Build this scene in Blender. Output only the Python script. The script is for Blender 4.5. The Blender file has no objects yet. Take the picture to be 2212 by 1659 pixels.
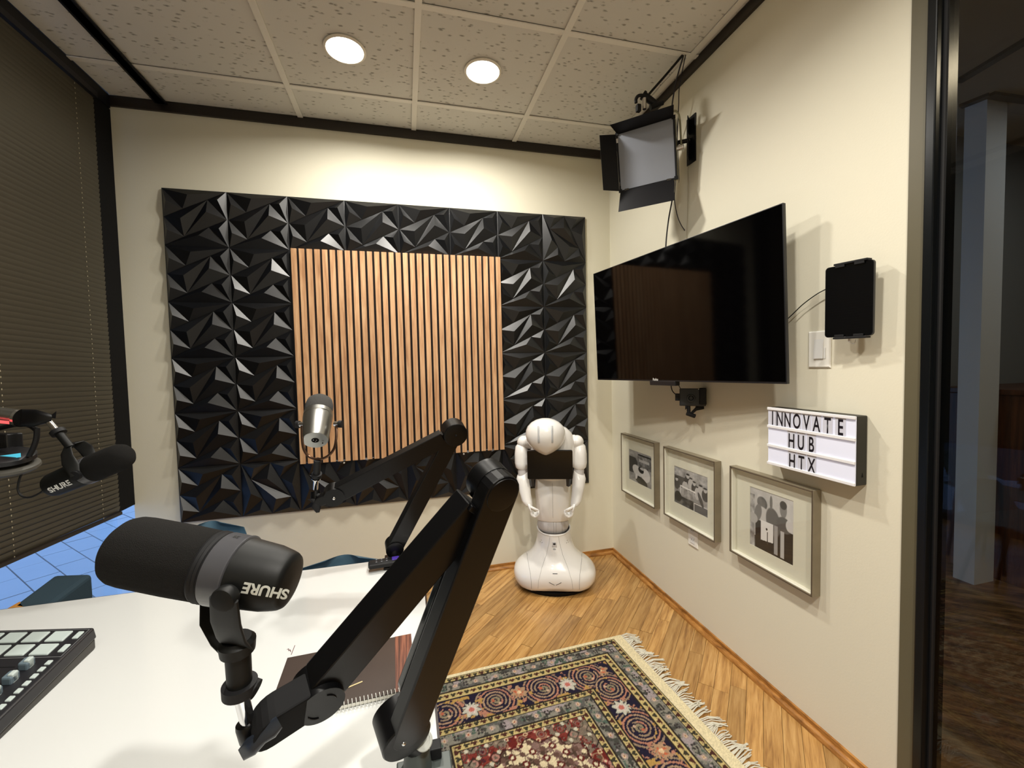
import bpy, bmesh, math, random
import numpy as np
from mathutils import Vector, Matrix
PI = math.pi
rnd = random.Random(7)
scn = bpy.context.scene
COL = scn.collection

# ------------------------------------------------------------------ camera, world, lamps, exposure
cam_data = bpy.data.cameras.new('camera')
cam = bpy.data.objects.new('camera', cam_data)
COL.objects.link(cam)
cam_data.sensor_fit = 'HORIZONTAL'
cam_data.sensor_width = 36.0
cam_data.lens = 14.76874
cam_data.clip_start = 0.02
_r = [[0.968864, 0.032611, -0.245438], [-0.246591, 0.037896, -0.968378], [-0.022279, 0.998749, 0.044757]]
cam.matrix_world = Matrix(((_r[0][0], _r[0][1], _r[0][2], 0.0), (_r[1][0], _r[1][1], _r[1][2], 0.0), (_r[2][0], _r[2][1], _r[2][2], 1.31), (0, 0, 0, 1)))
scn.camera = cam
scn.view_settings.view_transform = 'Standard'
scn.view_settings.look = 'None'
scn.view_settings.exposure = 0.80
scn.view_settings.gamma = 1.0
scn.view_settings.use_curve_mapping = False

world = bpy.data.worlds.new('dusk_sky')
scn.world = world
world.use_nodes = True
_bg = world.node_tree.nodes['Background']
_bg.inputs['Color'].default_value = (0.24, 0.42, 0.80, 1)
_bg.inputs['Strength'].default_value = 1.0

def area_lamp(name, loc, power, color, size, rot=(0, 0, 0), spread=180):
    d = bpy.data.lights.new(name, 'AREA')
    d.shape = 'DISK'; d.size = size; d.energy = power; d.color = color
    d.spread = math.radians(spread)
    o = bpy.data.objects.new(name, d); COL.objects.link(o)
    o.location = loc; o.rotation_euler = rot
    return o
WARM = (1.0, 0.955, 0.87)
CEIL = 2.703
DOWNLIGHTS = [(-0.209, 2.012), (0.403, 2.017), (-0.209, 0.79), (0.403, 0.79), (-0.209, -0.43), (0.403, -0.43)]
for _i, (_x, _y) in enumerate(DOWNLIGHTS):
    area_lamp('downlight_glow', (_x, _y, CEIL - 0.012), (9.0, 9.5, 2.5, 8.0, 3.5, 20.0)[_i], WARM, 0.11, spread=(165, 165, 145, 145, 155, 155)[_i])
area_lamp('hallway_glow', (2.6, 0.1, 2.68), 4.5, (1.0, 0.85, 0.6), 0.3)
area_lamp('hallway_glow', (3.6, 0.9, 2.68), 3.5, (0.75, 0.85, 1.0), 0.3)

# ------------------------------------------------------------------ helpers
def V(*a):
    return Vector(a[0]) if len(a) == 1 else Vector(a)

def mat(name, color=(0.5, 0.5, 0.5), rough=0.5, metal=0.0, spec=0.5, coat=0.0, bump=0.0, bscale=80.0, var=0.0, vscale=6.0, emis=None, estr=0.0):
    m = bpy.data.materials.new(name); m.use_nodes = True
    nt = m.node_tree; b = nt.nodes['Principled BSDF']
    b.inputs['Base Color'].default_value = (*color, 1)
    b.inputs['Roughness'].default_value = rough
    b.inputs['Metallic'].default_value = metal
    b.inputs['Specular IOR Level'].default_value = spec
    b.inputs['Coat Weight'].default_value = coat
    if emis:
        b.inputs['Emission Color'].default_value = (*emis, 1); b.inputs['Emission Strength'].default_value = estr
    if bump or var:
        tc = nt.nodes.new('ShaderNodeTexCoord')
    if var:
        n = nt.nodes.new('ShaderNodeTexNoise'); n.inputs['Scale'].default_value = vscale; n.inputs['Detail'].default_value = 4
        nt.links.new(tc.outputs['Object'], n.inputs['Vector'])
        mx = nt.nodes.new('ShaderNodeMix'); mx.data_type = 'RGBA'
        mx.inputs[6].default_value = (*[c * (1 - var) for c in color], 1); mx.inputs[7].default_value = (*[min(1, c * (1 + var)) for c in color], 1)
        nt.links.new(n.outputs['Fac'], mx.inputs[0]); nt.links.new(mx.outputs[2], b.inputs['Base Color'])
    if bump:
        n2 = nt.nodes.new('ShaderNodeTexNoise'); n2.inputs['Scale'].default_value = bscale; n2.inputs['Detail'].default_value = 3
        nt.links.new(tc.outputs['Object'], n2.inputs['Vector'])
        bp = nt.nodes.new('ShaderNodeBump'); bp.inputs['Strength'].default_value = bump; bp.inputs['Distance'].default_value = 0.004
        nt.links.new(n2.outputs['Fac'], bp.inputs['Height']); nt.links.new(bp.outputs['Normal'], b.inputs['Normal'])
    return m

def srgb(r, g, b):
    f = lambda c: (c / 255 / 12.92) if c / 255 <= 0.04045 else ((c / 255 + 0.055) / 1.055) ** 2.4
    return (f(r), f(g), f(b))

def glass_mat(name, tint=(1, 1, 1), refl=0.06, rough=0.0):
    m = bpy.data.materials.new(name); m.use_nodes = True; nt = m.node_tree
    nt.nodes.remove(nt.nodes['Principled BSDF']); out = nt.nodes['Material Output']
    t = nt.nodes.new('ShaderNodeBsdfTransparent'); t.inputs[0].default_value = (*tint, 1)
    g = nt.nodes.new('ShaderNodeBsdfGlossy'); g.inputs['Roughness'].default_value = rough
    lw = nt.nodes.new('ShaderNodeLayerWeight'); lw.inputs['Blend'].default_value = 0.5
    pw = nt.nodes.new('ShaderNodeMath'); pw.operation = 'POWER'; pw.inputs[1].default_value = 5.0
    nt.links.new(lw.outputs['Facing'], pw.inputs[0])
    mth = nt.nodes.new('ShaderNodeMath'); mth.operation = 'MULTIPLY_ADD'; mth.inputs[1].default_value = 1 - refl; mth.inputs[2].default_value = refl
    nt.links.new(pw.outputs[0], mth.inputs[0])
    mx = nt.nodes.new('ShaderNodeMixShader')
    nt.links.new(mth.outputs[0], mx.inputs[0]); nt.links.new(t.outputs[0], mx.inputs[1]); nt.links.new(g.outputs[0], mx.inputs[2])
    nt.links.new(mx.outputs[0], out.inputs[0])
    return m

def wood_mat(name, c1, c2, c3, axis_rot, stretch=(1.2, 22.0, 22.0), rough=0.35, per_object=0.5, coat=0.0):
    """streaky wood; grain runs along local x after the mapping rotation; every piece gets its own tone"""
    m = bpy.data.materials.new(name); m.use_nodes = True; nt = m.node_tree; b = nt.nodes['Principled BSDF']
    tc = nt.nodes.new('ShaderNodeTexCoord'); oi = nt.nodes.new('ShaderNodeObjectInfo')
    mp = nt.nodes.new('ShaderNodeMapping'); mp.inputs['Rotation'].default_value = axis_rot
    nt.links.new(tc.outputs['Object'], mp.inputs['Vector'])
    sc = nt.nodes.new('ShaderNodeVectorMath'); sc.operation = 'MULTIPLY'; sc.inputs[1].default_value = stretch
    nt.links.new(mp.outputs[0], sc.inputs[0])
    off = nt.nodes.new('ShaderNodeMath'); off.operation = 'MULTIPLY'; off.inputs[1].default_value = 37.0
    nt.links.new(oi.outputs['Random'], off.inputs[0])
    add = nt.nodes.new('ShaderNodeVectorMath'); add.operation = 'ADD'
    nt.links.new(sc.outputs[0], add.inputs[0]); nt.links.new(off.outputs[0], add.inputs[1])
    n = nt.nodes.new('ShaderNodeTexNoise'); n.inputs['Scale'].default_value = 2.0; n.inputs['Detail'].default_value = 6; n.inputs['Distortion'].default_value = 0.6
    nt.links.new(add.outputs[0], n.inputs['Vector'])
    fine = nt.nodes.new('ShaderNodeTexNoise'); fine.inputs['Scale'].default_value = 9.0; fine.inputs['Detail'].default_value = 3
    nt.links.new(add.outputs[0], fine.inputs['Vector'])
    rmp = nt.nodes.new('ShaderNodeValToRGB')
    e = rmp.color_ramp.elements
    e[0].position = 0.30; e[0].color = (*c1, 1); e[1].position = 0.72; e[1].color = (*c3, 1)
    e2 = rmp.color_ramp.elements.new(0.5); e2.color = (*c2, 1)
    mixf = nt.nodes.new('ShaderNodeMath'); mixf.operation = 'MULTIPLY_ADD'; mixf.inputs[1].default_value = 0.35
    nt.links.new(fine.outputs['Fac'], mixf.inputs[0])
    sub = nt.nodes.new('ShaderNodeMath'); sub.operation = 'SUBTRACT'; sub.inputs[1].default_value = 0.175
    nt.links.new(n.outputs['Fac'], sub.inputs[0]); nt.links.new(sub.outputs[0], mixf.inputs[2])
    nt.links.new(mixf.outputs[0], rmp.inputs[0])
    hsv = nt.nodes.new('ShaderNodeHueSaturation')
    val = nt.nodes.new('ShaderNodeMapRange'); val.inputs['To Min'].default_value = 1 - per_object * 0.5; val.inputs['To Max'].default_value = 1 + per_object * 0.4
    nt.links.new(oi.outputs['Random'], val.inputs['Value']); nt.links.new(val.outputs[0], hsv.inputs['Value'])
    nt.links.new(rmp.outputs[0], hsv.inputs['Color']); nt.links.new(hsv.outputs[0], b.inputs['Base Color'])
    b.inputs['Roughness'].default_value = rough; b.inputs['Coat Weight'].default_value = coat; b.inputs['Coat Roughness'].default_value = 0.15
    bp = nt.nodes.new('ShaderNodeBump'); bp.inputs['Strength'].default_value = 0.15; bp.inputs['Distance'].default_value = 0.002
    nt.links.new(fine.outputs['Fac'], bp.inputs['Height']); nt.links.new(bp.outputs['Normal'], b.inputs['Normal'])
    return m

class MB:
    """mesh builder: collects shapes, build() links ONE object"""
    def __init__(s, T=None):
        s.bm = bmesh.new(); s.T = T
    def _add(s, verts, faces):
        vs = [s.bm.verts.new((s.T @ Vector(v)) if s.T is not None else Vector(v)) for v in verts]
        for f in faces:
            try: s.bm.faces.new([vs[i] for i in f])
            except ValueError: pass
        return s
    def box(s, lo, hi):
        x0, y0, z0 = lo; x1, y1, z1 = hi
        v = [(x0, y0, z0), (x1, y0, z0), (x1, y1, z0), (x0, y1, z0), (x0, y0, z1), (x1, y0, z1), (x1, y1, z1), (x0, y1, z1)]
        return s._add(v, [(0, 3, 2, 1), (4, 5, 6, 7), (0, 1, 5, 4), (1, 2, 6, 5), (2, 3, 7, 6), (3, 0, 4, 7)])
    def obox(s, c, ax, ay, az):
        """oriented box: centre and three half-axis vectors"""
        c = V(c); ax = V(ax); ay = V(ay); az = V(az)
        v = [c + i * ax + j * ay + k * az for k in (-1, 1) for (i, j) in ((-1, -1), (1, -1), (1, 1), (-1, 1))]
        return s._add(v, [(0, 3, 2, 1), (4, 5, 6, 7), (0, 1, 5, 4), (1, 2, 6, 5), (2, 3, 7, 6), (3, 0, 4, 7)])
    def rings(s, rr, cap0=True, cap1=True, closed=True):
        vs = [[s.bm.verts.new((s.T @ Vector(p)) if s.T is not None else Vector(p)) for p in r] for r in rr]
        n = len(vs[0])
        for a, b in zip(vs, vs[1:]):
            for i in range(n if closed else n - 1):
                j = (i + 1) % n
                try: s.bm.faces.new((a[i], a[j], b[j], b[i]))
                except ValueError: pass
        if cap0: s.bm.faces.new(list(reversed(vs[0])))
        if cap1: s.bm.faces.new(vs[-1])
        return s
    def lathe(s, p, d, prof, n=24, up=None):
        """prof: list of (t along d, radius)"""
        p = V(p); d = V(d).normalized()
        u = V(up) if up else (Vector((0, 0, 1)) if abs(d.z) < 0.9 else Vector((1, 0, 0)))
        a = d.cross(u).normalized(); b = d.cross(a).normalized()
        rr = [[p + d * t + a * (r * math.cos(2 * PI * i / n)) + b * (r * math.sin(2 * PI * i / n)) for i in range(n)] for t, r in [(t, max(r, 1e-5)) for t, r in prof]]
        return s.rings(rr)
    def cyl(s, p0, p1, r0, r1=None, n=20):
        p0 = V(p0); p1 = V(p1); r1 = r0 if r1 is None else r1
        return s.lathe(p0, p1 - p0, [(0, r0), ((p1 - p0).length, r1)], n)
    def tube(s, pts, r, n=8, smooth=True):
        P = [V(p) for p in pts]
        if smooth and len(P) > 2:
            Q = []
            for i in range(len(P) - 1):
                a = P[max(i - 1, 0)]; b = P[i]; c = P[i + 1]; d = P[min(i + 2, len(P) - 1)]
                for k in range(6):
                    t = k / 6
                    Q.append(0.5 * ((2 * b) + (c - a) * t + (2 * a - 5 * b + 4 * c - d) * t * t + (3 * b - a - 3 * c + d) * t ** 3))
            Q.append(P[-1]); P = Q
        rr = []; prev = None
        for i, p in enumerate(P):
            t = (P[min(i + 1, len(P) - 1)] - P[max(i - 1, 0)]).normalized()
            if prev is None:
                u = Vector((0, 0, 1)) if abs(t.z) < 0.9 else Vector((1, 0, 0)); a = t.cross(u).normalized()
            else:
                a = (prev - t * prev.dot(t)).normalized()
            prev = a; b = t.cross(a)
            ri = r[i] if isinstance(r, (list, tuple)) else r
            rr.append([p + a * ri * math.cos(2 * PI * k / n) + b * ri * math.sin(2 * PI * k / n) for k in range(n)])
        return s.rings(rr)
    def loft(s, secs, n=28, e=2.0):
        """secs: (centre, half-axis a, half-axis b); superellipse exponent e"""
        rr = []
        for c, a, b in secs:
            c = V(c); a = V(a); b = V(b); ring = []
            for i in range(n):
                th = 2 * PI * i / n; cx = math.cos(th); sx = math.sin(th)
                ring.append(c + a * math.copysign(abs(cx) ** (2 / e), cx) + b * math.copysign(abs(sx) ** (2 / e), sx))
            rr.append(ring)
        return s.rings(rr)
    def ball(s, c, rx, ry=None, rz=None, n=16, m=10):
        ry = rx if ry is None else ry; rz = rx if rz is None else rz; c = V(c)
        rr = [[c + Vector((rx * math.sin(PI * j / m) * math.cos(2 * PI * i / n), ry * math.sin(PI * j / m) * math.sin(2 * PI * i / n), rz * math.cos(PI * j / m))) for i in range(n)] for j in [0.02] + list(range(1, m)) + [m - 0.02]]
        return s.rings(rr)
    def prism(s, poly, d):
        """polygon (3D points) extruded by vector d"""
        P = [V(p) for p in poly]; d = V(d)
        return s.rings([P, [p + d for p in P]])
    def beam(s, p0, p1, nrm, h, t, r0=True, r1=True, off=0.0, n=10):
        """stadium-shaped bar from p0 to p1, height h in the plane normal to nrm, thickness t along nrm"""
        p0 = V(p0); p1 = V(p1); nrm = V(nrm).normalized(); d = (p1 - p0).normalized(); u = nrm.cross(d).normalized()
        pts = []
        if r1:
            for i in range(n + 1):
                a = -PI / 2 + PI * i / n; pts.append(p1 + d * (h / 2 * math.cos(a)) + u * (h / 2 * math.sin(a)))
        else: pts += [p1 - u * h / 2, p1 + u * h / 2]
        if r0:
            for i in range(n + 1):
                a = PI / 2 + PI * i / n; pts.append(p0 + d * (h / 2 * math.cos(a)) + u * (h / 2 * math.sin(a)))
        else: pts += [p0 + u * h / 2, p0 - u * h / 2]
        return s.prism([p + nrm * (off - t / 2) for p in pts], nrm * t)
    def build(s, name, m, parent=None, smooth=False, bevel=0.0, seg=2, angle=35, sub=0):
        bmesh.ops.recalc_face_normals(s.bm, faces=s.bm.faces[:])
        me = bpy.data.meshes.new(name); s.bm.to_mesh(me); s.bm.free()
        return link(name, me, m, parent, smooth, bevel, seg, angle, sub)

def link(name, me, m, parent=None, smooth=False, bevel=0.0, seg=2, angle=35, sub=0):
    o = bpy.data.objects.new(name, me); COL.objects.link(o)
    if m is not None and not me.materials: me.materials.append(m)
    if smooth:
        for p in me.polygons: p.use_smooth = True
        try: me.set_sharp_from_angle(angle=math.radians(angle))
        except Exception: pass
    if bevel:
        b = o.modifiers.new('bevel', 'BEVEL'); b.width = bevel; b.segments = seg; b.limit_method = 'ANGLE'; b.angle_limit = math.radians(40)
    if sub:
        q = o.modifiers.new('sub', 'SUBSURF'); q.levels = sub; q.render_levels = sub
    if parent is not None: attach(o, parent)
    return o

def attach(o, parent):
    o.parent = parent
    if parent.type == 'EMPTY': o.matrix_parent_inverse = Matrix.Translation(-parent.location)

def tag(o, label=None, cat=None, group=None, kind=None):
    if label: o['label'] = label
    if cat: o['category'] = cat
    if group: o['group'] = group
    if kind: o['kind'] = kind
    return o

def thing(name, label, cat, loc=(0, 0, 0), group=None):
    o = bpy.data.objects.new(name, None); COL.objects.link(o)
    o.location = loc; o.empty_display_size = 0.05
    return tag(o, label, cat, group)

def text_mesh(txt, size=1.0, xs=1.0, depth=0.0, shear=0.0, space=1.0, bold=0.0):
    c = bpy.data.curves.new('lettering', 'FONT'); c.body = txt; c.size = size; c.extrude = depth; c.shear = shear
    c.space_character = space; c.align_x = 'CENTER'; c.align_y = 'CENTER'; c.offset = bold
    o = bpy.data.objects.new('lettering', c); COL.objects.link(o)
    dg = bpy.context.evaluated_depsgraph_get(); dg.update()
    me = bpy.data.meshes.new_from_object(o.evaluated_get(dg))
    bpy.data.objects.remove(o); bpy.data.curves.remove(c)
    if xs != 1.0:
        for v in me.vertices: v.co.x *= xs
    return me

def place_mesh(me, origin, xd, yd):
    """lay a flat mesh (in its xy plane) at origin with the given x and y directions"""
    xd = V(xd).normalized(); yd = V(yd).normalized(); zd = xd.cross(yd)
    M = Matrix(((xd.x, yd.x, zd.x, origin[0]), (xd.y, yd.y, zd.y, origin[1]), (xd.z, yd.z, zd.z, origin[2]), (0, 0, 0, 1)))
    me.transform(M); return me

def text_on(name, txt, m, parent, origin, xd, yd, **k):
    me = place_mesh(text_mesh(txt, **k), origin, xd, yd)
    me.materials.clear()
    return link(name, me, m, parent)

def painted_grid(name, org, ud, vd, nu, nv, colors, parent=None, rough=0.6, bump=0.0, zfun=None, vmul=1.0):
    """grid of coloured vertices (flat print or woven pattern): colors[nv,nu,3] linear"""
    U, Vv = np.meshgrid(np.linspace(0, 1, nu), np.linspace(0, 1, nv))
    org = np.array(org, float); ud = np.array(ud, float); vd = np.array(vd, float)
    P = org + U[..., None] * ud + Vv[..., None] * vd
    if zfun is not None: P[..., 2] += zfun
    me = bpy.data.meshes.new(name)
    idx = np.arange(nu * nv).reshape(nv, nu)
    F = np.stack([idx[:-1, :-1], idx[:-1, 1:], idx[1:, 1:], idx[1:, :-1]], -1).reshape(-1, 4)
    me.vertices.add(nu * nv); me.vertices.foreach_set('co', P.astype(np.float32).ravel())
    me.loops.add(F.size); me.loops.foreach_set('vertex_index', F.astype(np.int32).ravel())
    me.polygons.add(len(F)); me.polygons.foreach_set('loop_start', np.arange(0, F.size, 4, dtype=np.int32))
    me.update(calc_edges=True)
    at = me.color_attributes.new('print', 'FLOAT_COLOR', 'POINT')
    c4 = np.ones((nu * nv, 4), np.float32); c4[:, :3] = colors.reshape(-1, 3)
    at.data.foreach_set('color', c4.ravel())
    m = bpy.data.materials.new(name + '_print'); m.use_nodes = True; nt = m.node_tree; b = nt.nodes['Principled BSDF']
    a = nt.nodes.new('ShaderNodeVertexColor'); a.layer_name = 'print'
    nt.links.new(a.outputs[0], b.inputs['Base Color']); b.inputs['Roughness'].default_value = rough
    b.inputs['Specular IOR Level'].default_value = 0.25
    if bump:
        tc = nt.nodes.new('ShaderNodeTexCoord'); n2 = nt.nodes.new('ShaderNodeTexNoise'); n2.inputs['Scale'].default_value = 500
        nt.links.new(tc.outputs['Object'], n2.inputs['Vector'])
        bp = nt.nodes.new('ShaderNodeBump'); bp.inputs['Strength'].default_value = bump; bp.inputs['Distance'].default_value = 0.003
        nt.links.new(n2.outputs['Fac'], bp.inputs['Height']); nt.links.new(bp.outputs['Normal'], b.inputs['Normal'])
    return link(name, me, m, parent)

# ------------------------------------------------------------------ materials
M_WALL = mat('cream_wall_paint', srgb(224, 219, 199), 0.62, bump=0.05, bscale=160)
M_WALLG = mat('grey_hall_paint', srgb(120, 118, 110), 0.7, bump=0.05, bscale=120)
M_TRIMB = mat('black_brown_trim', srgb(34, 27, 22), 0.42, var=0.15)
M_BLACK = mat('satin_black_metal', (0.004, 0.004, 0.006), 0.45, spec=0.3)
M_BLACKP = mat('black_plastic', (0.008, 0.008, 0.010), 0.42)
M_BLACKM = mat('matte_black', (0.003, 0.003, 0.0035), 0.8, spec=0.2)
M_RUBBER = mat('black_rubber', (0.006, 0.006, 0.007), 0.6, spec=0.3)
M_FOAM = mat('black_foam', (0.0075, 0.0070, 0.0065), 0.95, spec=0.2, bump=0.5, bscale=1400)
M_CHROME = mat('chrome', (0.75, 0.75, 0.76), 0.12, metal=1.0)
M_STEEL = mat('brushed_silver', (0.42, 0.42, 0.40), 0.33, metal=1.0, bump=0.05, bscale=500)
M_WHITEP = mat('white_plastic', srgb(226, 226, 224), 0.35)
M_OLIVE = mat('olive_frame_paint', srgb(92, 86, 66), 0.45)

# ------------------------------------------------------------------ room shell
XR = 1.357; XL = -1.40; YB = 2.60; YF = -1.60
def struct(o, label=None):
    o['kind'] = 'structure'
    if label: o['label'] = label
    return o
struct(MB().box((XL, YB, -0.05), (XR + 0.12, YB + 0.12, 2.76)).build('wall_back', M_WALL), 'cream painted back wall')
struct(MB().box((XR, 0.868, -0.05), (XR + 0.10, YB, 2.76)).build('wall_right', M_WALL), 'cream painted right wall ending at the glass partition')
struct(MB().box((XL - 0.12, YF - 0.12, -0.05), (XR + 0.12, YF, 2.76)).build('wall_front', M_WALL), 'cream wall behind the viewer')
struct(MB().box((XL - 0.12, YF, -0.05), (XL - 0.02, -0.60, 2.76)).build('wall_left', M_WALL), 'cream wall beside the window')

# top mouldings, black-brown
struct(MB().box((XL, YB - 0.014, 2.655), (XR, YB, CEIL)).build('trim_1', M_TRIMB), 'dark brown ceiling moulding along the back wall')
struct(MB().box((XR - 0.014, 0.868, 2.660), (XR, YB - 0.014, CEIL)).build('trim_2', M_TRIMB), 'dark brown ceiling moulding along the right wall')
struct(MB().box((XL - 0.02, YF, 2.640), (XL + 0.012, YB - 0.014, CEIL)).build('trim_3', M_BLACK), 'black head rail over the window')

# baseboards: thin oak strip and quarter round
M_OAKT = wood_mat('oak_trim', srgb(118, 76, 32), srgb(160, 108, 50), srgb(186, 134, 70), (0, 0, 0), stretch=(6, 6, 30), rough=0.35, per_object=0.1)
def quarter(p0, p1, inward, r=0.016):
    p0 = V(p0); p1 = V(p1); inn = V(inward); up = Vector((0, 0, 1))
    arc = [p0] + [p0 + inn * (r * math.cos(a)) + up * (r * 1.15 * math.sin(a)) for a in [i * PI / 12 for i in range(7)]]
    return arc, p1 - p0
b = MB().box((XL, YB - 0.008, 0), (XR, YB, 0.033)); arc, d = quarter((XL, YB - 0.008, 0), (XR - 0.008, YB - 0.008, 0), (0, -1, 0)); b.prism(arc, d)
struct(b.build('baseboard_back', M_OAKT), 'narrow oak baseboard with quarter round on the back wall')
b = MB().box((XR - 0.008, 0.868, 0), (XR, YB - 0.008, 0.033)); arc, d = quarter((XR - 0.008, 0.868, 0), (XR - 0.008, YB - 0.008, 0), (-1, 0, 0)); b.prism(arc, d)
struct(b.build('baseboard_right', M_OAKT), 'narrow oak baseboard with quarter round on the right wall')

# ------------------------------------------------------------------ oak strip floor laid at 45 degrees
M_SUB = mat('dark_subfloor', srgb(60, 36, 16), 0.8)
floor = struct(MB().box((XL - 0.12, YF - 0.12, -0.06), (XR, YB, -0.012)).build('floor', M_SUB), 'oak strip floor laid diagonally')
M_OAK = wood_mat('oak_strip', srgb(140, 99, 52), srgb(174, 131, 74), srgb(197, 156, 98), (0, 0, -PI / 4), stretch=(2.2, 30.0, 30.0), rough=0.33, per_object=0.5, coat=0.25)
def clip(poly, f):
    out = []
    for i in range(len(poly)):
        a = poly[i]; c = poly[(i + 1) % len(poly)]; fa = f(a); fc = f(c)
        if fa >= 0: out.append(a)
        if fa * fc < 0:
            t = fa / (fa - fc); out.append((a[0] + (c[0] - a[0]) * t, a[1] + (c[1] - a[1]) * t))
    return out
def strip_piece(u0, u1, v0, v1, x0, x1, y0, y1):
    k = math.sqrt(0.5)
    poly = [((u - v) * k, (u + v) * k) for u, v in ((u0, v0), (u1, v0), (u1, v1), (u0, v1))]
    for f in (lambda p: p[0] - x0, lambda p: x1 - p[0], lambda p: p[1] - y0, lambda p: y1 - p[1]):
        poly = clip(poly, f)
        if len(poly) < 3: return None
    return poly
W = 0.0575; G = 0.0006
rest = MB(); n_strip = 0
v = -3.0
while v < 3.2:
    u = -3.4 + rnd.uniform(0, 0.5)
    while u < 3.4:
        L = rnd.choice((0.30, 0.42, 0.55, 0.7, 0.85, 1.05)) * rnd.uniform(0.85, 1.15)
        for near in (False, True):
            y0, y1 = (YF, -0.1) if near else (-0.1, YB - 0.006)
            poly = strip_piece(u + G, u + L - G, v + G, v + W - G, XL - 0.02, XR - 0.006, y0, y1)
            if poly is None: continue
            a2 = abs(sum(poly[i][0] * poly[(i + 1) % len(poly)][1] - poly[(i + 1) % len(poly)][0] * poly[i][1] for i in range(len(poly)))) / 2
            if a2 < 4e-5: continue
            zt = -0.0012 * rnd.random()
            mb = rest if near or n_strip >= 296 else MB()
            mb.prism([(x, y, -0.012) for x, y in poly], (0, 0, 0.012 + zt))
            if mb is not rest:
                mb.build('floor_strip', M_OAK, floor); n_strip += 1
        u += L
    v += W
o = rest.build('floor_strip', M_OAK, floor); o['kind'] = 'stuff'

# ------------------------------------------------------------------ suspended ceiling
M_PLEN = mat('plenum_grey', srgb(90, 88, 80), 0.9)
def ceiling_tile_mat():
    m = bpy.data.materials.new('fissured_ceiling_tile'); m.use_nodes = True; nt = m.node_tree; b = nt.nodes['Principled BSDF']
    tc = nt.nodes.new('ShaderNodeTexCoord')
    mp = nt.nodes.new('ShaderNodeMapping'); mp.inputs['Scale'].default_value = (38, 85, 30); mp.inputs['Rotation'].default_value = (0, 0, 0.15)
    nt.links.new(tc.outputs['Object'], mp.inputs['Vector'])
    vo = nt.nodes.new('ShaderNodeTexVoronoi'); vo.inputs['Scale'].default_value = 1.0; vo.inputs['Randomness'].default_value = 1.0
    dn = nt.nodes.new('ShaderNodeTexNoise'); dn.inputs['Scale'].default_value = 3.0; dn.inputs['Detail'].default_value = 4
    nt.links.new(mp.outputs[0], dn.inputs['Vector'])
    ad = nt.nodes.new('ShaderNodeMix'); ad.data_type = 'VECTOR'; ad.inputs[0].default_value = 0.35
    nt.links.new(mp.outputs[0], ad.inputs[4]); nt.links.new(dn.outputs['Color'], ad.inputs[5]); nt.links.new(ad.outputs[1], vo.inputs['Vector'])
    r = nt.nodes.new('ShaderNodeValToRGB'); r.color_ramp.elements[0].position = 0.10; r.color_ramp.elements[1].position = 0.30
    nt.links.new(vo.outputs['Distance'], r.inputs[0])
    n = nt.nodes.new('ShaderNodeTexNoise'); n.inputs['Scale'].default_value = 45; n.inputs['Detail'].default_value = 3
    nt.links.new(tc.outputs['Object'], n.inputs['Vector'])
    th = nt.nodes.new('ShaderNodeValToRGB'); th.color_ramp.elements[0].position = 0.50; th.color_ramp.elements[1].position = 0.64
    nt.links.new(n.outputs['Fac'], th.inputs[0])
    mx = nt.nodes.new('ShaderNodeMix'); mx.data_type = 'FLOAT'
    nt.links.new(th.outputs[0], mx.inputs[0]); nt.links.new(r.outputs[0], mx.inputs[2]); mx.inputs[3].default_value = 1.0
    col = nt.nodes.new('ShaderNodeMix'); col.data_type = 'RGBA'
    col.inputs[6].default_value = (*srgb(152, 150, 143), 1); col.inputs[7].default_value = (*srgb(216, 215, 209), 1)
    nt.links.new(mx.outputs[0], col.inputs[0]); nt.links.new(col.outputs[2], b.inputs['Base Color'])
    b.inputs['Roughness'].default_value = 0.95; b.inputs['Specular IOR Level'].default_value = 0.1
    bp = nt.nodes.new('ShaderNodeBump'); bp.inputs['Strength'].default_value = 0.6; bp.inputs['Distance'].default_value = 0.004
    nt.links.new(mx.outputs[0], bp.inputs['Height']); nt.links.new(bp.outputs['Normal'], b.inputs['Normal'])
    return m
M_CTILE = ceiling_tile_mat()
M_TBAR = mat('off_white_grid_metal', srgb(232, 230, 222), 0.5)
ceiling = struct(MB().box((XL - 0.12, YF - 0.12, 2.735), (XR + 0.12, YB + 0.12, 2.80)).build('ceiling', M_PLEN), 'suspended ceiling of fissured tiles')
gx = [XL] + [-1.123 - 0.045] + [0.095 + 0.609 * k for k in (-1, 0, 1)] + [1.313, XR]
gy = sorted([YB] + [2.322 - 0.609 * k for k in range(7)] + [YF])
for i in range(len(gx) - 1):
    for j in range(len(gy) - 1):
        x0, x1, y0, y1 = gx[i], gx[i + 1], gy[j], gy[j + 1]
        if x1 - x0 < 0.03 or y1 - y0 < 0.03: continue
        e = 0.011
        MB().box((x0 + e, y0 + e, CEIL + 0.004), (x1 - e, y1 - e, CEIL + 0.018)).build('ceiling_tile', M_CTILE, ceiling, bevel=0.002, seg=1)
for x in gx[2:-1]:
    MB().box((x - 0.0135, YF, CEIL - 0.004), (x + 0.0135, YB, CEIL + 0.002)).box((x - 0.002, YF, CEIL), (x + 0.002, YB, 2.735)).build('grid_bar', M_TBAR, ceiling)
for y in gy[1:-1]:
    MB().box((XL, y - 0.0125, CEIL - 0.003), (XR, y + 0.0125, CEIL + 0.0018)).build('grid_bar', M_TBAR, ceiling)
MB().box((XL, YB - 0.010, CEIL - 0.012), (XR, YB, CEIL + 0.004)).build('wall_angle', M_TRIMB, ceiling)
struct(MB().box((-1.185, YF, CEIL - 0.014), (-1.150, YB - 0.014, CEIL + 0.016)).box((-1.195, YF, CEIL - 0.014), (-1.14, YB - 0.014, CEIL - 0.010)).build('trim_4', M_BLACK), 'black metal track running across the ceiling to the back wall')

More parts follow.
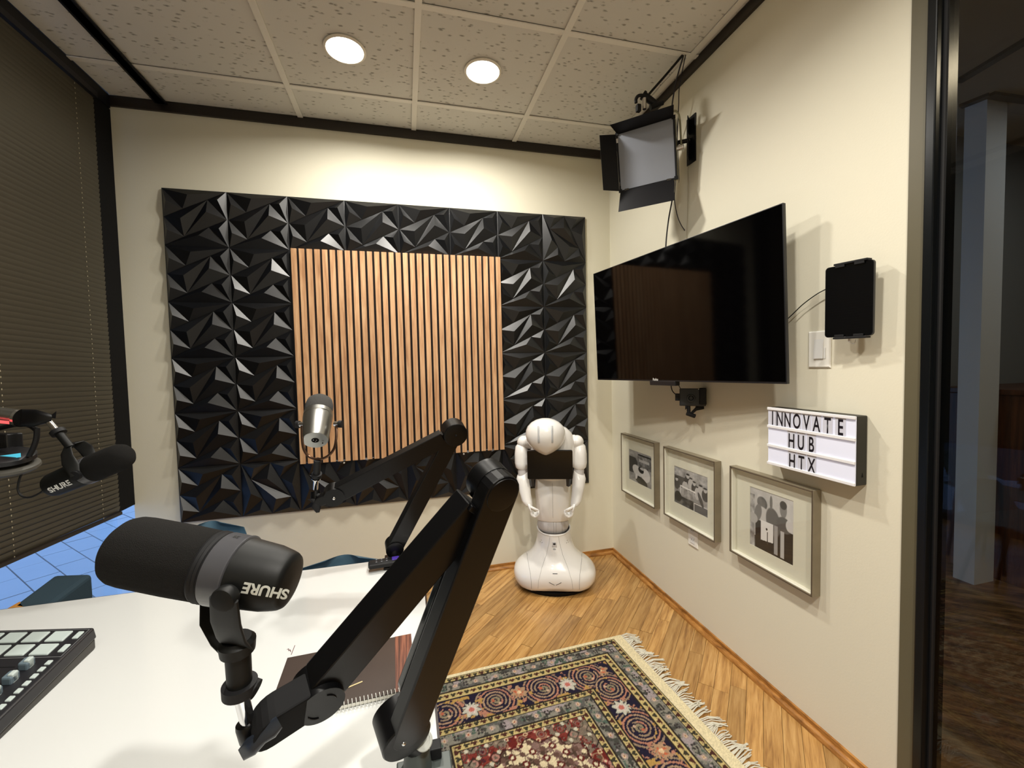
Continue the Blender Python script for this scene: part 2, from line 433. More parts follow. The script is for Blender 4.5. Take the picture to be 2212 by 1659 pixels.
# recessed downlights (glowing discs in a slim trim ring)
M_LENS = mat('glowing_diffuser', (1, 1, 1), 0.5, emis=(1.0, 0.95, 0.84), estr=9.0)
M_RING = mat('white_lamp_ring', srgb(235, 230, 218), 0.4)
DL = ['left of the two lit round downlights, above the black wall art', 'right of the two lit round downlights, nearer the studio light']
for i, (x, y) in enumerate(DOWNLIGHTS):
    lab = DL[i] if i < 2 else ['', '', 'middle downlight on the window side, above the table', 'middle downlight on the glass partition side', 'rear downlight on the window side, behind the viewer', 'rear downlight on the partition side, behind the viewer'][i]
    t = thing('downlight', lab, 'ceiling light', (x, y, CEIL - 0.002), 'round recessed downlights')
    MB().lathe((x, y, CEIL + 0.001), (0, 0, -1), [(0, 0.088), (0.004, 0.088), (0.007, 0.083), (0.007, 0.078), (0.002, 0.076)], 40).build('trim_ring', M_RING, t, smooth=True)
    MB().lathe((x, y, CEIL - 0.0035), (0, 0, -1), [(0, 0.076), (0.001, 0.076)], 40).build('lens', M_LENS, t)

# ------------------------------------------------------------------ window wall on the left
M_PANE = glass_mat('window_glass', (0.93, 0.97, 1.0), 0.05)
win = struct(MB().box((XL - 0.10, -0.60, -0.02), (XL + 0.004, -0.50, CEIL)).box((XL - 0.10, -0.50, -0.02), (XL, YB, 0.05)).box((XL - 0.10, -0.50, 2.62), (XL, YB, CEIL)).box((XL - 0.10, 0.92, 0.05), (XL - 0.04, 0.97, 2.62)).build('window_1', M_BLACK), 'floor to ceiling window in a black frame')
for (a, c) in ((-0.50, 0.92), (0.97, YB)):
    MB().box((XL - 0.084, a, 0.05), (XL - 0.078, c, 2.62)).build('pane', M_PANE, win)
struct(MB().box((XL - 0.055, 2.47, 0.625), (XL + 0.004, YB - 0.001, 2.64)).build('trim_9', M_BLACKM), 'black side panel filling the gap between blind and back wall')

M_SLAT = mat('bronze_blind_slat', srgb(76, 71, 59), 0.45, metal=0.2)
blind = thing('window_blind', 'closed bronze horizontal blind hanging in the left window', 'blind', (XL + 0.012, 1.0, 2.64))
def slat_mesh():
    me_b = MB(); w = 0.0255; rr = []
    for y in (-0.5, 1.0, 2.465):
        ring = []
        for k in range(5):
            t = -1 + 2 * k / 4
            ring.append((0.0012 * (1 - t * t) + 0.0030 * t, y, t * w / 2))
        for k in range(4, -1, -1):
            t = -1 + 2 * k / 4
            ring.append((0.0012 * (1 - t * t) + 0.0030 * t + 0.0006, y, t * w / 2))
        rr.append(ring)
    me_b.rings(rr)
    bmesh.ops.recalc_face_normals(me_b.bm, faces=me_b.bm.faces[:])
    me = bpy.data.meshes.new('slat'); me_b.bm.to_mesh(me); me_b.bm.free(); me.materials.append(M_SLAT)
    return me
SM = slat_mesh()
ZT = 2.618; ZB = 0.662; NS = 91
for k in range(NS):
    z = ZT - (ZT - ZB) * k / (NS - 1)
    tilt = -0.045 * (k / (NS - 1)) ** 1.5
    o = bpy.data.objects.new('slat', SM); COL.objects.link(o)
    o.parent = blind; o.matrix_parent_inverse = Matrix.Translation(-blind.location)
    o.matrix_basis = Matrix.Translation((XL + 0.010, 2.1, z)) @ Matrix.Rotation(tilt, 4, 'X') @ Matrix.Translation((0, -2.1, 0))
MB().box((XL + 0.001, -0.5, 2.62), (XL + 0.03, 2.466, 2.645)).build('head_rail', M_BLACKP, blind)
mb = MB(); mb.T = Matrix.Translation((XL + 0.010, 2.1, ZB - 0.017)) @ Matrix.Rotation(-0.05, 4, 'X')
mb.box((-0.010, -2.6, -0.012), (0.012, 0.366, 0.004)).build('bottom_rail', M_TRIMB, blind, bevel=0.002)
M_CORDLIGHT = mat('pale_cord_hole_light', srgb(176, 166, 140), 0.7)  # pale cord bits stand in for light through the slats' cord holes
for y in (2.34, 1.88, 1.30, 0.6, -0.1):
    cb = MB()
    for k in range(NS):
        z = ZT - (ZT - ZB) * k / (NS - 1) - 0.0108 + (2.1 - y) * 0.045 * (k / (NS - 1)) ** 1.5
        cb.box((XL + 0.0168, y - 0.0012, z - 0.003), (XL + 0.0182, y + 0.0012, z + 0.003))
    cb.build('cord_hole_light', M_CORDLIGHT, blind)

# ------------------------------------------------------------------ paving outside the window
M_PAVE = mat('blue_grey_paving', srgb(196, 200, 204), 0.75, var=0.06, bump=0.15, bscale=60)
M_JOINT = mat('paving_joint', srgb(70, 72, 76), 0.9)
terrace = struct(MB().box((-6.5, -1.5, -0.16), (XL - 0.12, 7.5, -0.10)).build('terrace_ground', M_JOINT), 'paved ground outside the window')
k = math.sqrt(0.5); PW = 0.17; n_p = 0
for iv in range(-30, 40):
    v0 = iv * PW
    u0 = -9.0 + (0.2 if iv % 2 else 0)
    while u0 < 9:
        L = 0.34
        def cpoly(u0, v0):
            g = 0.004
            # long joints run from lower left to upper right of the window (direction -45 degrees)
            P = [((u - 0) * k + v * k, -u * k + v * k) for u, v in ((u0 + g, v0 + g), (u0 + L - g, v0 + g), (u0 + L - g, v0 + PW - g), (u0 + g, v0 + PW - g))]
            return P
        P = cpoly(u0, v0); cx = sum(p[0] for p in P) / 4; cy = sum(p[1] for p in P) / 4
        if -3.6 < cx < -1.75 and 1.6 < cy < 5.2 and n_p < 300:
            MB().prism([(x, y, -0.10) for x, y in P], (0, 0, 0.028 + 0.003 * rnd.random())).build('paving_slab', M_PAVE, terrace); n_p += 1
        u0 += L

# ------------------------------------------------------------------ glass partition and hallway at the right
struct(MB().box((XR - 0.004, 0.828, -0.02), (XR + 0.10, 0.868, 2.76)).build('trim_5', M_OLIVE), 'olive grey metal jamb at the end of the right wall')
part = struct(MB().box((XR - 0.012, 0.806, -0.02), (XR + 0.07, 0.828, 2.76)).box((XR - 0.012, YF, -0.02), (XR + 0.07, 0.806, 0.06)).box((XR - 0.012, YF, 2.62), (XR + 0.07, 0.806, 2.76)).box((XR - 0.012, -0.45, 0.06), (XR + 0.07, -0.39, 2.62)).build('door_1', mat('gloss_black_frame', (0.003, 0.004, 0.005), 0.26, spec=0.35), bevel=0.003), 'black framed glass door and partition to the hallway')
MB().cyl((XR + 0.018, 0.8045, 0), (XR + 0.018, 0.8045, 2.7), 0.006, n=10).build('gasket', M_RUBBER, part, smooth=True)
M_PGLASS = glass_mat('partition_glass', (0.80, 0.80, 0.78), 0.03)
MB().box((XR + 0.02, -0.39, 0.06), (XR + 0.028, 0.806, 2.62)).build('pane', M_PGLASS, part)
MB().box((XR + 0.02, YF, 0.06), (XR + 0.028, -0.45, 2.62)).build('pane', M_PGLASS, part)

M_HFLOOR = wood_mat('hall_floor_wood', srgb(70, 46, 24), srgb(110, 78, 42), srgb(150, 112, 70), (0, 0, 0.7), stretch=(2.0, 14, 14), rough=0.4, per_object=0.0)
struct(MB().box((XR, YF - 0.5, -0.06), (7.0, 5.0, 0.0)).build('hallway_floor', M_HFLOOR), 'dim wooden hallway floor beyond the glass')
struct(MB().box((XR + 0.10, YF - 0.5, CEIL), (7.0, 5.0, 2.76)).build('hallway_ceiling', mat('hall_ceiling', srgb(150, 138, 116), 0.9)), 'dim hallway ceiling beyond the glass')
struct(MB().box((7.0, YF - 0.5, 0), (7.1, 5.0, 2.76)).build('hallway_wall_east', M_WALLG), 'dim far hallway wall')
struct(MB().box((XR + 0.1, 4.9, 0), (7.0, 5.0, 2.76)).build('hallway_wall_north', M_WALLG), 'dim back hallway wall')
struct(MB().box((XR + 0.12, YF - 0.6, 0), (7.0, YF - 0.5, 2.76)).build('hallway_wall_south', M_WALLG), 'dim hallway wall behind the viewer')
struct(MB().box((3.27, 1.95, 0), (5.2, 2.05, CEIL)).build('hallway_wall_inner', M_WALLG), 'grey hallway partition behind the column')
struct(MB().box((3.10, 1.625, 0), (3.26, 1.72, CEIL)).build('hallway_column', mat('pale_column_paint', srgb(196, 196, 190), 0.6)), 'pale square column in the hallway')
for nm, a, c in (('trim_6', (2.7618, 1.5609, 2.6900), (2.7079, 1.2767, 2.6900)), ('trim_7', (3.0490, 1.7102, 2.6900), (3.0732, 1.6019, 2.6900)), ('trim_8', (3.0732, 1.6019, 2.6900), (3.4221, 1.5874, 2.6900))):
    a = V(a); c = V(c); d = (c - a).normalized(); s = Vector((-d.y, d.x, 0)) * 0.02
    struct(MB().obox((a + c) / 2 + Vector((0, 0, 0.004)), (c - a) / 2, s, (0, 0, 0.008)).build(nm, M_TRIMB), 'dark ceiling line in the hallway')
M_CAB = wood_mat('dark_cherry_wood', srgb(52, 26, 12), srgb(78, 42, 20), srgb(100, 58, 30), (0, PI / 2, 0), rough=0.4, per_object=0.1)
t = thing('hallway_cabinet', 'dark wood cabinet standing in the hallway behind the glass', 'cabinet', (3.9, 1.7, 0))
MB().box((3.30, 1.50, 0.0), (4.45, 1.94, 1.08)).build('body', M_CAB, t, bevel=0.004)
MB().box((3.28, 1.48, 1.08), (4.47, 1.945, 1.11)).build('top', M_CAB, t, bevel=0.004)
for x in (3.32, 3.70, 4.08):
    MB().box((x, 1.485, 0.06), (x + 0.35, 1.50, 1.05)).build('door', M_CAB, t, bevel=0.003)
t = thing('wall_display', 'lit shelf display seen through the gap left of the hallway column', 'shelf', (5.6, 2.95, 0.9))
x = 5.55
def zz(py): return V({500: (5.5500, 3.1371, 2.5886), 618: (5.5500, 3.1260, 2.0270), 630: (5.5500, 3.1249, 1.9697), 722: (5.5500, 3.1163, 1.5289), 733: (5.5500, 3.1152, 1.4760), 790: (5.5500, 3.1098, 1.2016)}[py])
yc = zz(630).y
MB().box((x, yc - 0.35, zz(630).z), (x + 0.2, yc + 0.35, 2.6)).build('upper_cabinet', mat('dark_red_wood', srgb(70, 24, 12), 0.4), t)
MB().box((x - 0.03, yc - 0.35, zz(630).z), (x, yc + 0.35, zz(618).z)).build('light_bar', mat('lit_tube', (1, 1, 1), 0.5, emis=(1, 0.98, 0.95), estr=2.2), t)
MB().box((x + 0.15, yc - 0.35, zz(722).z), (x + 0.2, yc + 0.35, zz(630).z)).build('back_panel', mat('glowing_panel_grey', srgb(150, 150, 140), 0.6, emis=srgb(150, 150, 135), estr=0.22), t)  # emits faintly, standing in for the bar's light on the panel
MB().box((x - 0.02, yc - 0.35, zz(733).z), (x + 0.2, yc + 0.35, zz(722).z)).build('shelf', mat('glowing_white_shelf', (0.9, 0.9, 0.88), 0.4, emis=(1, 1, 0.97), estr=0.6), t)  # shelf is no lamp; its emission imitates light falling on it
MB().box((x, yc - 0.35, zz(790).z), (x + 0.2, yc + 0.35, zz(733).z)).build('lower_panel', mat('glowing_tan_wood_panel', srgb(150, 110, 70), 0.5, emis=srgb(150, 105, 60), estr=0.3), t)  # weak emission puts light into the wood colour below the shelf
MB().box((x, yc - 0.35, 0.0), (x + 0.2, yc + 0.35, zz(790).z)).build('base', mat('dark_red_base', srgb(52, 16, 8), 0.5), t)

# ------------------------------------------------------------------ black faceted wall panels around the slatted panel
M_FACET = mat('satin_black_facets', (0.0018, 0.0022, 0.0034), 0.38, spec=0.6)
M_FACETG = mat('panel_backing', (0.008, 0.008, 0.010), 0.5)
ax0, ax1, az0, az1 = -1.190, 1.175, 0.507, 2.267
NCX, NCZ = 8, 6
tw = (ax1 - ax0) / NCX; th = (az1 - az0) / NCZ
YP = 2.588
art = thing('faceted_wall_art', 'large black wall covering of square panels with sharp triangular relief on the back wall', 'wall panel', ((ax0 + ax1) / 2, YB, az0))
MB().box((ax0, YP + 0.001, az0), (ax1, YB - 0.0005, az1)).build('backing', M_FACETG, art)
TB = {'TL': (0, 0), 'TR': (1, 0), 'BL': (0, 1), 'BR': (1, 1), 'LM': (0, .5), 'RM': (1, .5), 'N0': (.30, .343), 'N1': (.70, .157), 'N2': (.30, .843), 'N3': (.70, .657)}
TRI = [('TL', 'LM', 'N0', (.08, .235)), ('TL', 'TR', 'N0', (.42, .11)), ('TR', 'RM', 'N1', (.89, .17)), ('LM', 'N1', 'N2', (.29, .54)),
       ('N1', 'RM', 'N2', (.70, .40)), ('RM', 'BR', 'N3', (.89, .69)), ('BL', 'BR', 'N3', (.56, .83)), ('LM', 'N2', 'BL', (.075, .76))]
def facet_mesh(rot):
    mb = MB(); m = 0.012
    def P(p, h):
        u, v = p
        u = m + u * (1 - 2 * m); v = m + v * (1 - 2 * m)
        if rot: u, v = 1 - v, u
        return (u * tw, -h, -v * th)
    for a, b_, c, apex in TRI:
        h = 0.026
        mb._add([P(TB[a], 0.002), P(TB[b_], 0.002), P(TB[c], 0.002), P(apex, h)], [(0, 1, 3), (1, 2, 3), (2, 0, 3)])
    rim = [(0, 0), (1, 0), (1, 1), (0, 1)]
    inn = [P(p, 0.002) for p in rim]; out = [(0, 0, 0), (tw, 0, 0), (tw, 0, -th), (0, 0, -th)]
    if rot: inn = [P(p, 0.002) for p in ((0, 1), (0, 0), (1, 0), (1, 1))]
    mb._add(inn + out, [(0, 1, 5, 4), (1, 2, 6, 5), (2, 3, 7, 6), (3, 0, 4, 7)])
    for f in mb.bm.faces:
        f.normal_update()
        if f.normal.y > 0: f.normal_flip()
    me = bpy.data.meshes.new('panel_tile'); mb.bm.to_mesh(me); mb.bm.free(); me.materials.append(M_FACET)
    return me
FM = [facet_mesh(False), facet_mesh(True)]
for i in range(NCX):
    for j in range(NCZ):
        if 2 <= i <= 5 and 1 <= j <= 4: continue
        rot = (j == 5 and i >= 1) or (i == 7 and j == 0)
        o = bpy.data.objects.new('panel_tile', FM[1 if rot else 0]); COL.objects.link(o); attach(o, art)
        o.location = Vector((ax0 + i * tw, YP, az1 - j * th))
# ------------------------------------------------------------------ oak slat panel
M_SLATW = wood_mat('warm_slat_veneer', srgb(172, 126, 88), srgb(202, 156, 114), srgb(222, 182, 140), (0, PI / 2, 0), stretch=(1.6, 26, 26), rough=0.5, per_object=0.16)
M_FELT = mat('black_felt', (0.010, 0.006, 0.005), 0.95)
sx0, sx1, sz0, sz1 = -0.588, 0.592, 0.780, 1.980
sp = thing('slatted_wood_panel', 'warm brown slatted wood acoustic panel in the middle of the black wall art', 'wood panel', (0, YB, sz0))
MB().box((sx0, YP - 0.012, sz0 - 0.004), (sx1, YP + 0.0005, sz1 + 0.004)).build('felt_backing', M_FELT, sp)
pit = (sx1 - sx0 + 0.0125) / 30
mb = MB().box((0, -0.012, sz0), (pit - 0.0125, 0, sz1)); bmesh.ops.recalc_face_normals(mb.bm, faces=mb.bm.faces[:])
sme = bpy.data.meshes.new('slat'); mb.bm.to_mesh(sme); mb.bm.free(); sme.materials.append(M_SLATW)
for i in range(30):
    o = bpy.data.objects.new('wood_slat', sme); COL.objects.link(o); attach(o, sp); o.location = (sx0 + i * pit, YP - 0.012, 0)
M_PIN = mat('white_peg', (0.8, 0.8, 0.76), 0.4)
for x in (-0.36, -0.10, 0.16, 0.335):
    MB().ball((x, YP - 0.012, sz0 - 0.012), 0.006).build('mounting_peg', M_PIN, sp, smooth=True)

# ------------------------------------------------------------------ television on a swing mount
K = 2.44
tv_c = [Vector(p) * K + Vector((0, 0, 1.31)) for p in ((0.441, 0.931, 0.213), (0.516, 0.482, 0.218), (0.523, 0.480, -0.036), (0.448, 0.929, -0.040))]
TL, TR, BR, BL = tv_c
tu = ((TR - TL) + (BR - BL)).normalized(); tvn = (TL - BL + TR - BR).normalized(); tn = tu.cross(tvn).normalized()   # tn towards the room
if tn.x > 0: tn = -tn
tc = (TL + TR + BL + BR) / 4; tw2 = (TR - TL).length / 2; th2 = (TL - BL).length / 2
M_SCREEN = mat('dark_glossy_screen', (0.0008, 0.0007, 0.0008), 0.07, spec=0.22)
tv = thing('television', 'large black flat television, switched off, on a swing mount on the right wall', 'television', (XR, tc.y, tc.z))
def tb(mb, a0, a1, b0, b1, d0, d1):
    return mb.obox(tc + tu * ((a0 + a1) / 2) + tvn * ((b0 + b1) / 2) - tn * ((d0 + d1) / 2), tu * ((a1 - a0) / 2), tvn * ((b1 - b0) / 2), tn * ((d1 - d0) / 2))
tb(MB(), -tw2, tw2, -th2, th2, 0.001, 0.016).build('body', M_BLACKP, tv, bevel=0.002)
tb(MB(), -tw2 + 0.004, tw2 - 0.004, -th2 + 0.008, th2 - 0.004, -0.0005, 0.002).build('screen', M_SCREEN, tv)
tb(MB(), -0.32, 0.32, -th2 + 0.04, 0.12, 0.016, 0.038).build('rear_housing', M_BLACKP, tv, bevel=0.008)
tb(MB(), -0.12, 0.045, -th2 - 0.020, -th2 + 0.002, 0.0, 0.03).build('sensor_box', M_BLACKP, tv, bevel=0.003)
M_LOGO = mat('pale_print', (0.62, 0.62, 0.60), 0.5)
text_on('maker_mark', 'Roku', M_LOGO, tv, tc + tu * (-0.078) - tvn * (th2 - 0.0085) + tn * 0.0012, tu, tvn, size=0.017, bold=0.0004)
mb = MB(); c0 = tc - tn * 0.04 + tvn * 0.0
for s_ in (-0.14, 0.14):
    mb.obox(c0 + tu * s_, tu * 0.012, tvn * 0.16, tn * 0.006)
mb.obox(Vector((XR - 0.008, tc.y - 0.05, tc.z)), (0.007, 0, 0), (0, 0.18, 0), (0, 0, 0.09))
mb.build('wall_bracket', M_BLACK, tv, bevel=0.002)
mb = MB()
for z_ in (0.03, -0.03):
    mb.tube([c0 + tvn * z_, (XR - 0.055, tc.y + 0.02, tc.z + z_), (XR - 0.012, tc.y - 0.04, tc.z + z_)], 0.009, smooth=False)
mb.build('swing_arm', M_BLACK, tv, smooth=True)

# ------------------------------------------------------------------ three framed photographs
M_FRAME = mat('weathered_pewter_frame', srgb(136, 126, 106), 0.42, metal=0.35, var=0.28, vscale=14)
M_FRAMEI = mat('dark_frame_lip', srgb(78, 66, 52), 0.5)
M_MATB = mat('cream_mount_board', srgb(222, 220, 200), 0.85)
M_FGLASS = glass_mat('picture_glass', (0.99, 0.99, 0.99), 0.035)
M_LINER = mat('white_liner', srgb(232, 230, 216), 0.6)
def smooth_noise(nv, nu, cells, seed):
    r = np.random.RandomState(seed); out = np.zeros((nv, nu)); amp = 1.0; tot = 0
    for o_ in range(4):
        c = cells * 2 ** o_; g = r.rand(c + 2, c + 2)
        yy = np.linspace(0, c, nv); xx = np.linspace(0, c, nu)
        iy = np.clip(yy.astype(int), 0, c); ix = np.clip(xx.astype(int), 0, c); fy = (yy - iy)[:, None]; fx = (xx - ix)[None]
        fy = fy * fy * (3 - 2 * fy); fx = fx * fx * (3 - 2 * fx)
        a = g[np.ix_(iy, ix)]; b_ = g[np.ix_(iy, ix + 1)]; c_ = g[np.ix_(iy + 1, ix)]; d = g[np.ix_(iy + 1, ix + 1)]
        out += amp * (a * (1 - fy) * (1 - fx) + b_ * (1 - fy) * fx + c_ * fy * (1 - fx) + d * fy * fx); tot += amp; amp *= 0.55
    return out / tot
def ell(U, Vv, cx, cy, rx, ry, rot=0.0):
    c, s = math.cos(rot), math.sin(rot); x = (U - cx) * c + (Vv - cy) * s; y = -(U - cx) * s + (Vv - cy) * c
    return np.clip((1.0 - np.sqrt((x / rx) ** 2 + (y / ry) ** 2)) * 9, 0, 1)
def paint(kind, nu=150, nv=150):
    U, Vv = np.meshgrid(np.linspace(0, 1, nu), np.linspace(0, 1, nv)); Vt = 1 - Vv      # Vt: 0 at the top
    N = smooth_noise(nv, nu, 9, 3 + kind); g = 0.42 + 0.35 * (N - 0.5)
    def put(mk, val, g): return g * (1 - mk) + val * mk
    if kind == 0:     # a figure bending over beside a tall machine
        g = put(ell(U, Vt, 0.1, 0.45, 0.34, 0.30), 0.10, g); g = put((Vt < 0.22) * 1.0, 0.45 + 0.3 * (N - .5), g)
        g = put(((U > 0.40) & (Vt > 0.05) & (Vt < 0.48)) * 1.0, 0.24 + 0.7 * (N - 0.5), g)
        g = put(((U > 0.42) & (Vt > 0.07) & (Vt < 0.11)) * 1.0, 0.06, g); g = put(((U > 0.46) & (U < 0.90) & (Vt > .22) & (Vt < .30)) * 1.0, 0.52, g)
        g = put(ell(U, Vt, 0.38, 0.62, 0.24, 0.17, 0.5), 0.66, g); g = put(ell(U, Vt, 0.74, 0.66, 0.20, 0.22, -0.3), 0.72, g)
        g = put(ell(U, Vt, 0.55, 0.55, 0.13, 0.10, 0.3), 0.06, g); g = put(ell(U, Vt, 0.60, 0.50, 0.10, 0.04), 0.55, g)
        g = put(ell(U, Vt, 0.55, 0.90, 0.30, 0.13, 0.25), 0.07, g); g = put(ell(U, Vt, 0.34, 0.80, 0.05, 0.10, .3), 0.75, g)
    elif kind == 1:   # people riding in an open motor car
        g = put((Vt < 0.24) * 1.0, 0.50 + 0.6 * (N - .5), g); g = put(((Vt > 0.24) & (U < .5) & (Vt < .55)) * 1.0, 0.16, g)
        for i_, (x_, y_, r_) in enumerate(((.43, .17, .07), (.52, .24, .06), (.62, .30, .06), (.80, .33, .07), (.93, .36, .07), (.70, .40, .05), (.08, .35, .06), (.35, .36, .07))):
            g = put(ell(U, Vt, x_, y_ + .12, r_ * 1.5, .16), 0.12 + 0.5 * (i_ % 2), g); g = put(ell(U, Vt, x_, y_, r_ * .75, r_ * .85), 0.62, g); g = put(ell(U, Vt, x_, y_ - .05, r_ * .8, r_ * .4), 0.08, g)
        g = put(((U > 0.2) & (U < 0.66) & (abs(Vt - (0.47 + 0.06 * U)) < 0.018)) * 1.0, 0.86, g); g = put(((abs(U - 0.2) < 0.018) & (Vt > 0.47) & (Vt < 0.75)) * 1.0, 0.7, g)
        g = put(((U > 0.22) & (U < 0.62) & (Vt > 0.53) & (Vt < 0.74)) * 1.0, 0.45 + 0.7 * (N - .5), g)
        g = put(((Vt > 0.76) & (U < 0.75)) * 1.0, 0.14 + 0.35 * (N - 0.5), g); g = put(ell(U, Vt, 0.12, 0.80, 0.12, 0.15), 0.05, g)
        g = put(((U > 0.62) & (Vt > 0.80)) * 1.0, 0.22, g); g = put(((abs(Vt - 0.79) < 0.013) & (U > .60)) | ((abs(U - .61) < .012) & (Vt > .79)), 0.7, g)
        g = put(ell(U, Vt, 0.80, 0.64, 0.05, 0.20, -0.4), 0.14, g)
    else:             # three standing figures seen from behind
        g = 0.60 + 0.18 * (N - .5) + 0.1 * U; g = put((Vt > 0.80) * 1.0, 0.16 + 0.4 * (N - .5), g); g = put(((U < .12) & (Vt > .12)) * 1.0, 0.5 + 0.8 * (N - .5), g)
        g = put(((Vt > 0.52) & (U > .14)) * 1.0, 0.055, g)
        g = put(ell(U, Vt, 0.30, 0.22, 0.13, 0.11, 0.3), 0.10 + 0.25 * N, g); g = put(ell(U, Vt, 0.30, 0.40, 0.17, 0.13), 0.66, g)
        g = put(ell(U, Vt, 0.20, 0.40, 0.09, 0.16, .3), 0.30, g); g = put(ell(U, Vt, 0.56, 0.46, 0.17, 0.24, -0.3), 0.22, g); g = put(ell(U, Vt, 0.51, 0.16, 0.035, 0.12), 0.28, g)
        g = put(ell(U, Vt, 0.78, 0.20, 0.08, 0.14), 0.34, g); g = put(ell(U, Vt, 0.78, 0.13, 0.08, 0.07), 0.12, g); g = put(ell(U, Vt, 0.80, 0.44, 0.17, 0.13, .2), 0.20, g)
        g = put(((U > .27) & (U < .56) & (Vt > .50) & (Vt < .86 - .1 * U)) * 1.0, 0.86, g); g = put(((U > .58) & (U < .66) & (Vt > .5) & (Vt < .96)) * 1.0, 0.48, g)
        g = put(((U > .72) & (U < .80) & (Vt > .55) & (Vt < .97)) * 1.0, 0.62, g); g = put(ell(U, Vt, 0.41, 0.62, 0.022, 0.022), 0.03, g); g = put(ell(U, Vt, 0.92, 0.42, 0.09, 0.10), 0.72, g)
        g = put(ell(U, Vt, 0.08, 0.52, 0.12, 0.09), 0.55, g); g = put(((abs(U - .43) < .008) & (Vt > .66) & (Vt < .86)) * 1.0, .1, g)
    g = np.clip(g, 0.02, 0.95) ** 1.35
    return np.stack([g, g * 0.985, g * 0.95], -1)
def picture(y_hi, y_lo, z_lo, z_hi, px, kind, label):
    D = 0.034; xf = XR - D; w = 0.0065
    t = thing('picture_frame', label, 'picture frame', (XR, (y_hi + y_lo) / 2, z_lo), 'framed photographs on the right wall')
    m = MB()
    for a in ((y_lo, y_lo + w, z_lo, z_hi), (y_hi - w, y_hi, z_lo, z_hi), (y_lo + w, y_hi - w, z_lo, z_lo + w), (y_lo + w, y_hi - w, z_hi - w, z_hi)):
        m.box((xf, a[0], a[2]), (XR - 0.001, a[1], a[3]))
    m.build('frame', M_FRAME, t)
    m = MB(); l = 0.0032
    for a in ((y_lo + w - l, y_lo + w, z_lo, z_hi), (y_hi - l, y_hi, z_lo, z_hi), (y_lo + w, y_hi - l, z_lo, z_lo + l), (y_lo + w, y_hi - l, z_hi - w, z_hi - w + l)):
        m.box((xf - 0.0008, a[0], a[2]), (xf + 0.0002, a[1], a[3]))
    m.build('front_lip', M_FRAMEI, t)
    m = MB(); e = 0.0025
    for a in ((y_lo + w - 0.001, y_lo + w + e, z_lo + w, z_hi - w), (y_hi - w - e, y_hi - w + 0.001, z_lo + w, z_hi - w), (y_lo + w, y_hi - w, z_lo + w - 0.001, z_lo + w + e), (y_lo + w, y_hi - w, z_hi - w - e, z_hi - w + 0.001)):
        m.box((xf + 0.003, a[0], a[2]), (XR - 0.006, a[1], a[3]))
    m.build('liner', M_LINER, t)
    hy0, hy1, hz0, hz1 = px      # photo opening
    xb = XR - 0.010
    m = MB()
    for a in ((y_lo + w, hy0, z_lo + w, z_hi - w), (hy1, y_hi - w, z_lo + w, z_hi - w), (hy0, hy1, z_lo + w, hz0), (hy0, hy1, hz1, z_hi - w)):
        m.box((xb - 0.0015, a[0], a[2]), (xb, a[1], a[3]))
    m.build('mount_board', M_MATB, t)
    painted_grid('photograph', (xb, hy1 + 0.001, hz0 - 0.001), (0, -(hy1 - hy0 + 0.002), 0), (0, 0, hz1 - hz0 + 0.002), 150, 150, paint(kind), t, rough=0.35)
    MB().box((xf + 0.0045, y_lo + w, z_lo + w), (xf + 0.006, y_hi - w, z_hi - w)).build('glazing', M_FGLASS, t)
XFR = 1.323
def yz(p): return (p[1], p[2])
_f1 = ((1.3230, 2.4177, 0.8624), (1.3230, 2.0421, 0.8626), (1.3230, 2.0467, 0.4924), (1.3230, 2.4168, 0.4879))
_f2 = ((1.3230, 1.9605, 0.8595), (1.3230, 1.5747, 0.8615), (1.3230, 1.5765, 0.4935), (1.3230, 1.9622, 0.4899))
_f3 = ((1.3230, 1.4893, 0.8635), (1.3230, 1.1096, 0.8630), (1.3230, 1.1074, 0.4932), (1.3230, 1.4849, 0.4948))
_p1 = ((1.3470, 2.3582, 0.7704), (1.3470, 2.1101, 0.7692), (1.3470, 2.1126, 0.5785), (1.3470, 2.3590, 0.5791))
_p2 = ((1.3470, 1.8995, 0.7666), (1.3470, 1.6501, 0.7693), (1.3470, 1.6504, 0.5790), (1.3470, 1.9010, 0.5749))
_p3 = ((1.3470, 1.4039, 0.7960), (1.3470, 1.2057, 0.7965), (1.3470, 1.2036, 0.5578), (1.3470, 1.4006, 0.5570))
def rect(q): return ((q[0][1] + q[3][1]) / 2, (q[1][1] + q[2][1]) / 2, (q[2][2] + q[3][2]) / 2, (q[0][2] + q[1][2]) / 2)
for q, p, k_, lab in ((_f1, _p1, 0, 'pewter framed black and white photo of a bending figure, nearest the room corner'),
                      (_f2, _p2, 1, 'pewter framed black and white photo of people in an open car, above the outlet'),
                      (_f3, _p3, 2, 'pewter framed black and white photo of three standing figures, below the letter light box')):
    yh, yl, zl, zh = rect(q); pyh, pyl, pzl, pzh = rect(p)
    picture(yh, yl, zl, zh, (pyl, pyh, pzl, pzh), k_, lab)

# ------------------------------------------------------------------ cinema light box with letters
q = [Vector(p) * 1.572 + Vector((0, 0, 1.31)) for p in ((0.834, 0.816, -0.113), (0.829, 0.615, -0.112), (0.831, 0.612, -0.248), (0.836, 0.813, -0.249))]
gx_ = sum(p.x for p in q) / 4; y1_ = (q[0].y + q[3].y) / 2; y0_ = (q[1].y + q[2].y) / 2; z1_ = (q[0].z + q[1].z) / 2; z0_ = (q[2].z + q[3].z) / 2
M_LBWHITE = mat('white_box_face', srgb(222, 224, 238), 0.45, emis=srgb(205, 212, 240), estr=0.12)
M_LBRAIL = mat('white_rail', srgb(236, 236, 240), 0.35)
M_LBSIDE = mat('dark_box_side', srgb(34, 32, 26), 0.55)
M_CARD = mat('grey_letter_card', srgb(206, 208, 222), 0.3)
M_INK = mat('black_letter_ink', srgb(14, 10, 22), 0.4)
